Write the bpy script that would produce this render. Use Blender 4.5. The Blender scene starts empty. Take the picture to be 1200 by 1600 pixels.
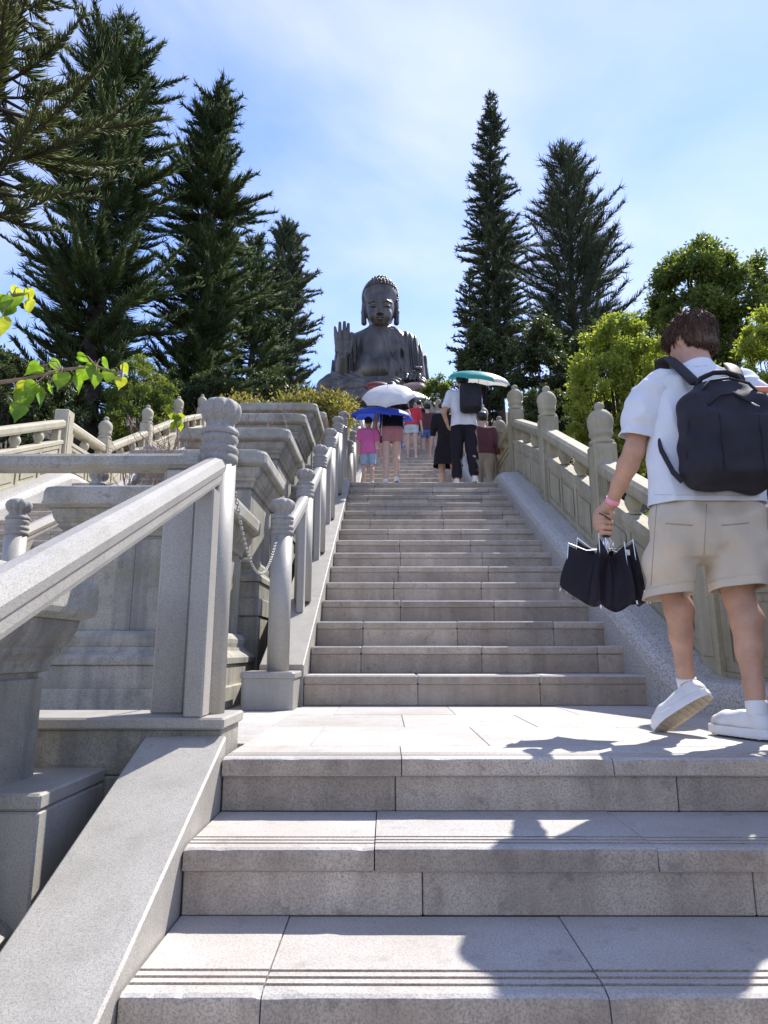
import bpy, bmesh, math, random
import numpy as np
from mathutils import Vector, Matrix, noise as mnoise
scene = bpy.context.scene
C = scene.collection
R = math.radians
PI = math.pi
# ---------------------------------------------------------------- camera, sky, sun, exposure
EYE = Vector((0.0, 0.0, 0.31))
FPX = 1040.0                                   # focal length for a 1200 x 1600 frame
PITCH = math.atan(218 / FPX)
YAW = math.atan(4 / FPX)
cam = bpy.data.cameras.new('camera')
camo = bpy.data.objects.new('camera', cam)
C.objects.link(camo)
cam.sensor_fit = 'VERTICAL'
cam.sensor_height = 36.0
cam.lens = 36.0 * FPX / 1600
cam.clip_start = 0.05
cam.clip_end = 6000
camo.location = EYE
camo.rotation_euler = (R(90) + PITCH, 0, YAW)
scene.camera = camo
CAMR = camo.rotation_euler.to_matrix()


def at(u, v, y):
    """the place at depth y whose picture lies at (u, v) of the photograph"""
    d = CAMR @ Vector(((u - 600) / FPX, -(v - 800) / FPX, -1.0))
    return EYE + d * (y / d.y)


SUN = Vector((0.51, 0.62, 1.0)).normalized()      # towards the sun: ahead, to the right, high
SUN_EL = math.asin(SUN.z)
world = bpy.data.worlds.new('World')
scene.world = world
world.use_nodes = True
wn, wl = world.node_tree.nodes, world.node_tree.links
wn.clear()
w_out = wn.new('ShaderNodeOutputWorld')
w_bg = wn.new('ShaderNodeBackground')
w_sky = wn.new('ShaderNodeTexSky')
w_sky.sky_type = 'NISHITA'
w_sky.sun_disc = False
w_sky.sun_elevation = SUN_EL
w_sky.sun_rotation = math.atan2(SUN.x, SUN.y)
w_sky.altitude = 400
w_sky.air_density = 1.0
w_sky.dust_density = 0.0
w_sky.ozone_density = 2.5
w_bg.inputs['Strength'].default_value = 0.14
# thin high cloud, drawn on the dome
w_tc = wn.new('ShaderNodeTexCoord')
w_map = wn.new('ShaderNodeMapping')
w_map.inputs['Rotation'].default_value = (0.2, 0.5, 0.9)
w_map.inputs['Scale'].default_value = (1.0, 2.6, 1.5)
w_map.inputs['Location'].default_value = (0.35, 0.1, 0.0)
w_n1 = wn.new('ShaderNodeTexNoise')
w_n1.inputs['Scale'].default_value = 1.15
w_n1.inputs['Detail'].default_value = 8
w_n1.inputs['Roughness'].default_value = 0.52
w_n1.inputs['Distortion'].default_value = 0.5
w_rmp = wn.new('ShaderNodeMapRange')
w_rmp.inputs['From Min'].default_value = 0.36
w_rmp.inputs['From Max'].default_value = 0.78
w_rmp.inputs['To Max'].default_value = 0.8
w_rmp.interpolation_type = 'SMOOTHSTEP'
w_mix = wn.new('ShaderNodeMixRGB')
w_mix.inputs['Color2'].default_value = (3.6, 3.75, 4.6, 1)
w_tint = wn.new('ShaderNodeMixRGB')
w_tint.blend_type = 'MULTIPLY'
w_tint.inputs['Fac'].default_value = 1.0
w_tint.inputs['Color2'].default_value = (0.97, 0.92, 1.10, 1)
wl.new(w_tc.outputs['Generated'], w_map.inputs['Vector'])
wl.new(w_map.outputs[0], w_n1.inputs['Vector'])
wl.new(w_n1.outputs['Fac'], w_rmp.inputs['Value'])
wl.new(w_rmp.outputs[0], w_mix.inputs['Fac'])
wl.new(w_sky.outputs[0], w_tint.inputs['Color1'])
wl.new(w_tint.outputs[0], w_mix.inputs['Color1'])
wl.new(w_mix.outputs[0], w_bg.inputs['Color'])
wl.new(w_bg.outputs[0], w_out.inputs['Surface'])

sun = bpy.data.lights.new('sun', 'SUN')
sun.energy = 3.8
sun.angle = R(0.55)
sun.color = (1.0, 0.955, 0.89)
suno = bpy.data.objects.new('sun', sun)
C.objects.link(suno)
suno.rotation_euler = SUN.to_track_quat('Z', 'Y').to_euler()
suno.location = (20, 20, 40)

scene.view_settings.view_transform = 'Standard'
scene.view_settings.look = 'None'
scene.view_settings.gamma = 1.0
scene.view_settings.use_curve_mapping = False
scene.view_settings.exposure = 1.08
scene.cycles.max_bounces = 8
scene.cycles.transparent_max_bounces = 8
scene.cycles.use_denoising = True

# ---------------------------------------------------------------- materials
MATS = {}


def nodes_for(name):
    m = bpy.data.materials.new(name)
    m.use_nodes = True
    nt = m.node_tree
    nt.nodes.clear()
    out = nt.nodes.new('ShaderNodeOutputMaterial')
    MATS[name] = m
    return m, nt.nodes, nt.links, out


def noise_node(N, L, vec, scale, detail=3, rough=0.55, stretch=None):
    if stretch:
        mp = N.new('ShaderNodeMapping')
        mp.inputs['Scale'].default_value = stretch
        L.new(vec, mp.inputs['Vector'])
        vec = mp.outputs[0]
    n = N.new('ShaderNodeTexNoise')
    n.inputs['Scale'].default_value = scale
    n.inputs['Detail'].default_value = detail
    n.inputs['Roughness'].default_value = rough
    L.new(vec, n.inputs['Vector'])
    return n.outputs['Fac']


def ramp(N, L, fac, a, b, smooth=False):
    r = N.new('ShaderNodeMapRange')
    r.inputs['From Min'].default_value = a
    r.inputs['From Max'].default_value = b
    if smooth:
        r.interpolation_type = 'SMOOTHSTEP'
    L.new(fac, r.inputs['Value'])
    return r.outputs[0]


def mixc(N, L, fac, c1, c2, mode='MIX'):
    m = N.new('ShaderNodeMixRGB')
    m.blend_type = mode
    for sock, val in (('Fac', fac), ('Color1', c1), ('Color2', c2)):
        if isinstance(val, (int, float)):
            m.inputs[sock].default_value = val
        elif isinstance(val, tuple):
            m.inputs[sock].default_value = val + (1,) if len(val) == 3 else val
        else:
            L.new(val, m.inputs[sock])
    return m.outputs[0]


def mul(N, L, a, k):
    m = N.new('ShaderNodeMath')
    m.operation = 'MULTIPLY'
    L.new(a, m.inputs[0])
    if isinstance(k, (int, float)):
        m.inputs[1].default_value = k
    else:
        L.new(k, m.inputs[1])
    return m.outputs[0]


def stone(name, base, speck, speck_amt, stain=None, stain_amt=0.5, streak=None, streak_amt=0.0, rough=0.7,
          bump=0.25, speck_scale=190, moss=None, moss_amt=0.0, vary=0.12, stain_scale=2.2):
    """speckled stone: grain, blotchy wear, runs of dirt, a tone of its own for every piece"""
    m, N, L, out = nodes_for(name)
    p = N.new('ShaderNodeBsdfPrincipled')
    g = N.new('ShaderNodeNewGeometry').outputs['Position']
    grain = noise_node(N, L, g, speck_scale, 2, 0.7)
    col = mixc(N, L, mul(N, L, ramp(N, L, grain, 0.44, 0.62), speck_amt), base, speck)
    light = tuple(min(1, c * 1.35) for c in base)
    col = mixc(N, L, mul(N, L, ramp(N, L, noise_node(N, L, g, speck_scale * 1.7, 1), 0.55, 0.7), speck_amt * 0.8), col, light)
    big = noise_node(N, L, g, 0.9, 4)
    col = mixc(N, L, mul(N, L, ramp(N, L, big, 0.35, 0.7), 0.28), col, tuple(c * 0.62 for c in base))
    if stain:
        st = ramp(N, L, noise_node(N, L, g, stain_scale, 6, 0.68), 0.42, 0.72)
        col = mixc(N, L, mul(N, L, st, stain_amt), col, stain)
        sp = ramp(N, L, noise_node(N, L, g, stain_scale * 7, 5, 0.6), 0.58, 0.76)
        col = mixc(N, L, mul(N, L, sp, stain_amt * 0.8), col, tuple(c * 0.55 for c in stain))
    if streak:
        sk = ramp(N, L, noise_node(N, L, g, 9, 4, 0.6, (1, 1, 0.07)), 0.42, 0.66)
        col = mixc(N, L, mul(N, L, sk, streak_amt), col, streak)
    if moss:
        ms = ramp(N, L, noise_node(N, L, g, 3.1, 7, 0.7), 0.48, 0.68)
        col = mixc(N, L, mul(N, L, ms, moss_amt), col, moss)
    oi = N.new('ShaderNodeObjectInfo')
    tone = N.new('ShaderNodeMapRange')
    tone.inputs['To Min'].default_value = 1 - vary
    tone.inputs['To Max'].default_value = 1 + vary * 0.6
    L.new(oi.outputs['Random'], tone.inputs['Value'])
    col = mixc(N, L, 1.0, col, tone.outputs[0], 'MULTIPLY')
    L.new(col, p.inputs['Base Color'])
    p.inputs['Roughness'].default_value = rough
    b = N.new('ShaderNodeBump')
    b.inputs['Strength'].default_value = bump
    b.inputs['Distance'].default_value = 0.004
    mixb = N.new('ShaderNodeMath')
    mixb.operation = 'ADD'
    L.new(grain, mixb.inputs[0])
    L.new(mul(N, L, noise_node(N, L, g, 14, 5, 0.6), 2.0), mixb.inputs[1])
    L.new(mixb.outputs[0], b.inputs['Height'])
    L.new(b.outputs[0], p.inputs['Normal'])
    L.new(p.outputs[0], out.inputs['Surface'])
    return m


stone('granite', (0.44, 0.412, 0.365), (0.16, 0.16, 0.165), 0.6, stain=(0.30, 0.285, 0.25), stain_amt=0.35,
      streak=(0.2, 0.19, 0.16), streak_amt=0.28, rough=0.5, vary=0.05, bump=0.12, speck_scale=290)
stone('tread_granite', (0.51, 0.485, 0.45), (0.2, 0.19, 0.19), 0.55, stain=(0.30, 0.25, 0.20), stain_amt=0.6, vary=0.12)
stone('riser_granite', (0.55, 0.46, 0.36), (0.15, 0.135, 0.12), 0.6, stain=(0.25, 0.19, 0.14), stain_amt=0.75,
      streak=(0.15, 0.12, 0.09), streak_amt=0.35, vary=0.24, stain_scale=3.0)
stone('groove_dirt', (0.06, 0.05, 0.045), (0.03, 0.03, 0.03), 0.5, rough=0.9, vary=0.0)
stone('terrazzo', (0.53, 0.505, 0.46), (0.09, 0.09, 0.095), 0.75, stain=(0.33, 0.32, 0.30), stain_amt=0.3,
      speck_scale=80, rough=0.6, bump=0.3, vary=0.0)
stone('old_stone', (0.46, 0.41, 0.295), (0.25, 0.22, 0.155), 0.5, stain=(0.24, 0.215, 0.145), stain_amt=0.6,
      streak=(0.15, 0.135, 0.09), streak_amt=0.4, moss=(0.24, 0.24, 0.10), moss_amt=0.3, rough=0.8, bump=0.5)
stone('old_stone_sunlit', (0.50, 0.46, 0.34), (0.28, 0.25, 0.18), 0.45, stain=(0.33, 0.29, 0.19), stain_amt=0.45,  # same stone as the right balustrade, sunlight painted in as a paler tone
      streak=(0.22, 0.2, 0.13), streak_amt=0.25, rough=0.8, bump=0.4)
stone('planter_stone', (0.45, 0.42, 0.355), (0.13, 0.13, 0.125), 0.65, stain=(0.13, 0.125, 0.105), stain_amt=0.75,
      streak=(0.12, 0.12, 0.12), streak_amt=0.65, moss=(0.2, 0.19, 0.07), moss_amt=0.4, rough=0.75, bump=0.45)
stone('cap_stone', (0.44, 0.42, 0.375), (0.15, 0.15, 0.14), 0.55, stain=(0.09, 0.10, 0.085), stain_amt=0.8,
      moss=(0.25, 0.21, 0.07), moss_amt=0.6, rough=0.75, bump=0.4)
stone('lotus_stone', (0.33, 0.315, 0.29), (0.15, 0.14, 0.13), 0.6, stain=(0.15, 0.135, 0.12), stain_amt=0.7, rough=0.75, bump=0.5)
stone('soil', (0.12, 0.085, 0.055), (0.05, 0.035, 0.025), 0.6, stain=(0.06, 0.07, 0.03), stain_amt=0.6, speck_scale=40,
      rough=0.95, bump=0.8, vary=0)


def plain(name, col, rough=0.6, var=0.15, scale=18, metal=0.0, bump=0.1, bscale=60, coat=0.0, spec=0.5, sheen=0.0,
          var_stretch=None):
    m, N, L, out = nodes_for(name)
    p = N.new('ShaderNodeBsdfPrincipled')
    tc = N.new('ShaderNodeTexCoord').outputs['Object']
    n = noise_node(N, L, tc, scale, 4, 0.6, var_stretch)
    c = mixc(N, L, ramp(N, L, n, 0.3, 0.72), tuple(x * (1 - var) for x in col), tuple(min(1, x * (1 + var)) for x in col))
    L.new(c, p.inputs['Base Color'])
    p.inputs['Roughness'].default_value = rough
    p.inputs['Metallic'].default_value = metal
    p.inputs['Specular IOR Level'].default_value = spec
    p.inputs['Sheen Weight'].default_value = sheen
    b = N.new('ShaderNodeBump')
    b.inputs['Strength'].default_value = bump
    b.inputs['Distance'].default_value = 0.004
    L.new(noise_node(N, L, tc, bscale, 4), b.inputs['Height'])
    L.new(b.outputs[0], p.inputs['Normal'])
    L.new(p.outputs[0], out.inputs['Surface'])
    return m


def leafy(name, col, col2, trans=0.45, scale=1.4, rough=0.5, fine=9.0, spec=0.35):
    """leaves: shine on top, glow when the light comes from behind"""
    m, N, L, out = nodes_for(name)
    g = N.new('ShaderNodeNewGeometry').outputs['Position']
    n = noise_node(N, L, g, scale, 3)
    c = mixc(N, L, ramp(N, L, n, 0.35, 0.68), col, col2)
    n2 = noise_node(N, L, g, fine, 2)
    c = mixc(N, L, mul(N, L, ramp(N, L, n2, 0.45, 0.75), 0.55), c, tuple(min(1, x * 1.6) for x in col2))
    p = N.new('ShaderNodeBsdfPrincipled')
    L.new(c, p.inputs['Base Color'])
    p.inputs['Roughness'].default_value = rough
    p.inputs['Specular IOR Level'].default_value = spec
    t = N.new('ShaderNodeBsdfTranslucent')
    tcol = mixc(N, L, 1.0, c, (1.5, 1.5, 0.6), 'MULTIPLY')
    L.new(tcol, t.inputs['Color'])
    mx = N.new('ShaderNodeMixShader')
    mx.inputs[0].default_value = trans
    L.new(p.outputs[0], mx.inputs[1])
    L.new(t.outputs[0], mx.inputs[2])
    L.new(mx.outputs[0], out.inputs['Surface'])
    return m


def cloth(name, col, trans=0.0, rough=0.85, var=0.08, weave=420):
    m, N, L, out = nodes_for(name)
    p = N.new('ShaderNodeBsdfPrincipled')
    tc = N.new('ShaderNodeTexCoord').outputs['Object']
    n = noise_node(N, L, tc, 7, 4)
    c = mixc(N, L, ramp(N, L, n, 0.3, 0.7), tuple(x * (1 - var) for x in col), tuple(min(1, x * (1 + var)) for x in col))
    L.new(c, p.inputs['Base Color'])
    p.inputs['Roughness'].default_value = rough
    p.inputs['Specular IOR Level'].default_value = 0.25
    b = N.new('ShaderNodeBump')
    b.inputs['Strength'].default_value = 0.3
    b.inputs['Distance'].default_value = 0.006
    ad = N.new('ShaderNodeMath')
    L.new(mul(N, L, noise_node(N, L, tc, 16, 5, 0.6), 1.5), ad.inputs[0])
    L.new(mul(N, L, noise_node(N, L, tc, weave, 1), 0.25), ad.inputs[1])
    L.new(ad.outputs[0], b.inputs['Height'])
    L.new(b.outputs[0], p.inputs['Normal'])
    if trans:
        t = N.new('ShaderNodeBsdfTranslucent')
        L.new(c, t.inputs['Color'])
        mx = N.new('ShaderNodeMixShader')
        mx.inputs[0].default_value = trans
        L.new(p.outputs[0], mx.inputs[1])
        L.new(t.outputs[0], mx.inputs[2])
        L.new(mx.outputs[0], out.inputs['Surface'])
    else:
        L.new(p.outputs[0], out.inputs['Surface'])
    return m


leafy('conifer_dark', (0.034, 0.066, 0.026), (0.13, 0.175, 0.062), 0.38, 0.9, 0.6, 9, 0.15)
leafy('conifer_pale', (0.06, 0.085, 0.028), (0.16, 0.18, 0.06), 0.35, 1.2, 0.6, 9, 0.15)
leafy('conifer_grey', (0.05, 0.076, 0.046), (0.14, 0.17, 0.095), 0.38, 0.9, 0.6, 9, 0.15)
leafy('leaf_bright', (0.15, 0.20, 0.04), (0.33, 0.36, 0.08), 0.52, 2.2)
plain('stitch', (0.36, 0.30, 0.235), 0.9, 0.1)
plain('stitch_white', (0.5, 0.51, 0.54), 0.9, 0.05)
leafy('leaf_yellow', (0.10, 0.12, 0.03), (0.30, 0.24, 0.085), 0.4, 5.0)
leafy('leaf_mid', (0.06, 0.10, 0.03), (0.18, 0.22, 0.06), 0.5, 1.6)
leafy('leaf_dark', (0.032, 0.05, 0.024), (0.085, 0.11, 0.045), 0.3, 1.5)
leafy('leaf_heart', (0.07, 0.15, 0.018), (0.19, 0.30, 0.03), 0.55, 6.0, 0.3, 30)
leafy('leaf_gold', (0.26, 0.30, 0.03), (0.42, 0.44, 0.05), 0.5, 6.0, 0.35, 30)
plain('bark', (0.045, 0.032, 0.026), 0.9, 0.4, 6, bump=0.9, bscale=14)
plain('twig', (0.24, 0.16, 0.115), 0.85, 0.25, 20)
plain('bronze', (0.10, 0.09, 0.08), 0.42, 0.55, 0.5, metal=0.55, bump=0.35, bscale=0.9, var_stretch=(1, 1, 0.16))
plain('steel', (0.62, 0.62, 0.62), 0.3, 0.1, 30, metal=0.9)
plain('chain_steel', (0.30, 0.30, 0.29), 0.5, 0.2, 40, metal=0.7)
plain('skin', (0.50, 0.285, 0.19), 0.48, 0.17, 13, bump=0.3, bscale=170)
plain('skin_pale', (0.56, 0.36, 0.27), 0.5, 0.08, 20)
plain('hair_brown', (0.085, 0.046, 0.027), 0.6, 0.35, 60, bump=0.9, bscale=190, var_stretch=(1, 1, 0.2))
plain('hair_black', (0.012, 0.01, 0.01), 0.4, 0.2, 40, bump=0.6, bscale=120)
plain('shoe_white', (0.72, 0.72, 0.71), 0.55, 0.05, 12, bump=0.15, bscale=260)
plain('sole', (0.42, 0.34, 0.24), 0.75, 0.2, 30, bump=0.4)
plain('rubber_black', (0.015, 0.015, 0.016), 0.5, 0.2)
plain('band_pink', (0.85, 0.32, 0.42), 0.4, 0.03)
plain('tag_orange', (0.62, 0.2, 0.09), 0.6, 0.1)
cloth('sock_white', (0.75, 0.75, 0.75))
cloth('shirt_white', (0.74, 0.76, 0.80), 0.12)
cloth('shorts_beige', (0.58, 0.50, 0.395), 0.06)
cloth('pack_black', (0.024, 0.022, 0.03), 0, 0.7, 0.2, 600)
cloth('strap_black', (0.022, 0.021, 0.027), 0, 0.65, 0.2, 600)
cloth('umbrella_black', (0.016, 0.012, 0.018), 0.1, 0.6, 0.15, 600)
cloth('umbrella_blue', (0.03, 0.07, 0.42), 0.3, 0.5)
cloth('umbrella_white', (0.72, 0.71, 0.68), 0.25, 0.5)
cloth('umbrella_green', (0.05, 0.36, 0.32), 0.3, 0.5)
cloth('umbrella_brown', (0.28, 0.17, 0.15), 0.25, 0.5)
cloth('umbrella_maroon', (0.2, 0.06, 0.07), 0.25, 0.5)
cloth('cloth_pink', (0.75, 0.17, 0.40), 0.1)
cloth('cloth_rose', (0.46, 0.2, 0.22), 0.08)
cloth('cloth_black', (0.015, 0.013, 0.018))
cloth('cloth_red', (0.55, 0.05, 0.07), 0.08)
cloth('cloth_denim', (0.33, 0.42, 0.55), 0.05)
cloth('cloth_paledenim', (0.5, 0.56, 0.62), 0.05)
cloth('cloth_blue', (0.1, 0.17, 0.4), 0.05)
cloth('cloth_maroon', (0.12, 0.045, 0.05), 0.05)
cloth('cloth_grey', (0.3, 0.29, 0.28), 0.05)
cloth('cloth_beige', (0.4, 0.34, 0.27), 0.05)
cloth('cloth_white', (0.74, 0.75, 0.77), 0.12)


# ---------------------------------------------------------------- object helpers
def tag(o, label=None, cat=None, group=None, kind=None):
    if label: o['label'] = label
    if cat: o['category'] = cat
    if group: o['group'] = group
    if kind: o['kind'] = kind
    return o


def empty(name, loc):
    o = bpy.data.objects.new(name, None)
    o.empty_display_size = 0.1
    C.objects.link(o)
    o.location = loc
    return o


def put(name, me, parent=None, loc=None, rotz=0.0, scale=None):
    o = bpy.data.objects.new(name, me)
    C.objects.link(o)
    if loc is not None:
        o.location = loc
    if rotz:
        o.rotation_euler = (0, 0, rotz)
    if scale is not None:
        o.scale = scale
    if parent is not None:
        o.parent = parent
        if parent.type == 'EMPTY':
            o.matrix_parent_inverse = Matrix.Translation(-Vector(parent.location))
    return o


def mesh(name, V, F, mat, smooth=False):
    me = bpy.data.meshes.new(name)
    if isinstance(F, np.ndarray):
        V = np.asarray(V, dtype=np.float32)
        n, k = F.shape
        me.vertices.add(len(V))
        me.vertices.foreach_set('co', V.ravel())
        me.loops.add(n * k)
        me.loops.foreach_set('vertex_index', F.astype(np.int32).ravel())
        me.polygons.add(n)
        me.polygons.foreach_set('loop_start', np.arange(0, n * k, k, dtype=np.int32))
        me.polygons.foreach_set('loop_total', np.full(n, k, dtype=np.int32))
        me.update(calc_edges=True)
    else:
        me.from_pydata([tuple(v) for v in V], [], F)
    me.materials.append(MATS[mat])
    if smooth:
        me.polygons.foreach_set('use_smooth', [True] * len(me.polygons))
    me.validate()
    return me


def mk(name, V, F, mat, parent=None, smooth=False, loc=None):
    return put(name, mesh(name, V, F, mat, smooth), parent, loc)


class MB:
    """collects shapes that belong to one piece"""
    def __init__(self):
        self.v, self.f = [], []

    def add(self, V, F):
        n = len(self.v)
        self.v += [tuple(p) for p in V]
        self.f += [tuple(i + n for i in q) for q in F]
        return self

    def build(self, name, mat, parent=None, smooth=False, loc=None):
        return mk(name, self.v, self.f, mat, parent, smooth, loc)


def cbox(x0, x1, y0, y1, z0, z1, b=0.004, shear=0.0, ys=0.0):
    """box with chamfered edges; shear lifts z with y (slope about ys)"""
    cx, cy, cz = (x0 + x1) / 2, (y0 + y1) / 2, (z0 + z1) / 2
    hx, hy, hz = (x1 - x0) / 2, (y1 - y0) / 2, (z1 - z0) / 2
    b = min(b, hx * 0.6, hy * 0.6, hz * 0.6)
    V, idx = [], {}
    for sx in (-1, 1):
        for sy in (-1, 1):
            for sz in (-1, 1):
                for a in range(3):
                    dx, dy, dz = hx - (a != 0) * b, hy - (a != 1) * b, hz - (a != 2) * b
                    idx[sx, sy, sz, a] = len(V)
                    V.append((cx + sx * dx, cy + sy * dy, cz + sz * dz))
    F = []
    for a in range(3):
        o1, o2 = (a + 1) % 3, (a + 2) % 3
        for s in (-1, 1):
            q = []
            for (p, r) in ((-1, -1), (1, -1), (1, 1), (-1, 1)):
                k = [0, 0, 0]
                k[a], k[o1], k[o2] = s, p, r
                q.append(idx[k[0], k[1], k[2], a])
            F.append(tuple(q if s > 0 else q[::-1]))
    for a in range(3):
        o1, o2 = (a + 1) % 3, (a + 2) % 3
        for p in (-1, 1):
            for r in (-1, 1):
                e = []
                for (s, which) in ((-1, o1), (1, o1), (1, o2), (-1, o2)):
                    k = [0, 0, 0]
                    k[a], k[o1], k[o2] = s, p, r
                    e.append(idx[k[0], k[1], k[2], which])
                F.append(tuple(e if p * r > 0 else e[::-1]))
    for sx in (-1, 1):
        for sy in (-1, 1):
            for sz in (-1, 1):
                t = [idx[sx, sy, sz, a] for a in range(3)]
                F.append(tuple(t if sx * sy * sz > 0 else t[::-1]))
    if shear:
        V = [(x, y, z + shear * (y - ys)) for x, y, z in V]
    return V, F


def extrude_x(prof, x0, x1):
    """closed (y, z) outline drawn counter-clockwise seen from +x, drawn out along x"""
    n = len(prof)
    V = [(x0, y, z) for y, z in prof] + [(x1, y, z) for y, z in prof]
    F = [(i, (i + 1) % n, (i + 1) % n + n, i + n) for i in range(n)]
    F.append(tuple(range(n - 1, -1, -1)))
    F.append(tuple(range(n, 2 * n)))
    return V, F


def lathe(prof, n=24, mod=None, cx=0, cy=0, phase=0.0):
    """profile of (r, z) from bottom to top; mod(theta, z, r) changes the radius"""
    V, F = [], []
    for r, z in prof:
        for i in range(n):
            t = 2 * PI * i / n + phase
            rr = mod(t, z, r) if mod else r
            V.append((cx + rr * math.cos(t), cy + rr * math.sin(t), z))
    for k in range(len(prof) - 1):
        for i in range(n):
            j = (i + 1) % n
            F.append((k * n + i, k * n + j, (k + 1) * n + j, (k + 1) * n + i))
    F.append(tuple(range(n - 1, -1, -1)))
    m = (len(prof) - 1) * n
    F.append(tuple(range(m, m + n)))
    return V, F


def tube(P, rad, n=8, cap=True, up=None, flat=1.0):
    """tube through points; rad a number or a list; flat squeezes it along its second axis"""
    P = [Vector(p) for p in P]
    if isinstance(rad, (int, float)):
        rad = [rad] * len(P)
    V, F = [], []
    u = None
    for i, p in enumerate(P):
        t = (P[min(i + 1, len(P) - 1)] - P[max(i - 1, 0)])
        t = t.normalized() if t.length > 1e-9 else Vector((0, 0, 1))
        if u is None:
            a = Vector(up) if up else (Vector((0, 0, 1)) if abs(t.z) < 0.9 else Vector((1, 0, 0)))
            u = (a - t * a.dot(t)).normalized()
        else:
            u = (u - t * u.dot(t)).normalized()
        w = t.cross(u)
        for k in range(n):
            c = 2 * PI * k / n
            V.append(p + u * (rad[i] * flat * math.cos(c)) + w * (rad[i] * math.sin(c)))
    for i in range(len(P) - 1):
        for k in range(n):
            j = (k + 1) % n
            F.append((i * n + k, i * n + j, (i + 1) * n + j, (i + 1) * n + k))
    if cap:
        F.append(tuple(range(n - 1, -1, -1)))
        m = (len(P) - 1) * n
        F.append(tuple(range(m, m + n)))
    return V, F


def sweep_y(prof, path, x=0.0, flip=False):
    """(x, z) outline carried along a path of (y, z) points, always upright"""
    n = len(prof)
    V = [(x + (-px if flip else px), y, z + pz) for y, z in path for px, pz in prof]
    F = []
    for i in range(len(path) - 1):
        for k in range(n):
            j = (k + 1) % n
            q = (i * n + k, i * n + j, (i + 1) * n + j, (i + 1) * n + k)
            F.append(q[::-1] if flip else q)
    a, b = tuple(range(n)), tuple(range((len(path) - 1) * n, len(path) * n))
    F += [a if flip else a[::-1], b[::-1] if flip else b]
    return V, F


def rect_loft(x0, x1, y0, y1, rings, cr=0.05, seg=4):
    """rounded rectangle carried through (z, inset) rings"""
    V, F = [], []
    n = 4 * (seg + 1)
    for z, ins in rings:
        r = max(0.004, cr - ins * 0.4)
        a0, a1, b0, b1 = x0 + ins, x1 - ins, y0 + ins, y1 - ins
        for (cx, cy, t0) in ((a1 - r, b1 - r, 0), (a0 + r, b1 - r, 90), (a0 + r, b0 + r, 180), (a1 - r, b0 + r, 270)):
            for k in range(seg + 1):
                t = R(t0 + 90 * k / seg)
                V.append((cx + r * math.cos(t), cy + r * math.sin(t), z))
    for i in range(len(rings) - 1):
        for k in range(n):
            j = (k + 1) % n
            F.append((i * n + k, i * n + j, (i + 1) * n + j, (i + 1) * n + k))
    F.append(tuple(range(n - 1, -1, -1)))
    m = (len(rings) - 1) * n
    F.append(tuple(range(m, m + n)))
    return V, F


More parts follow.
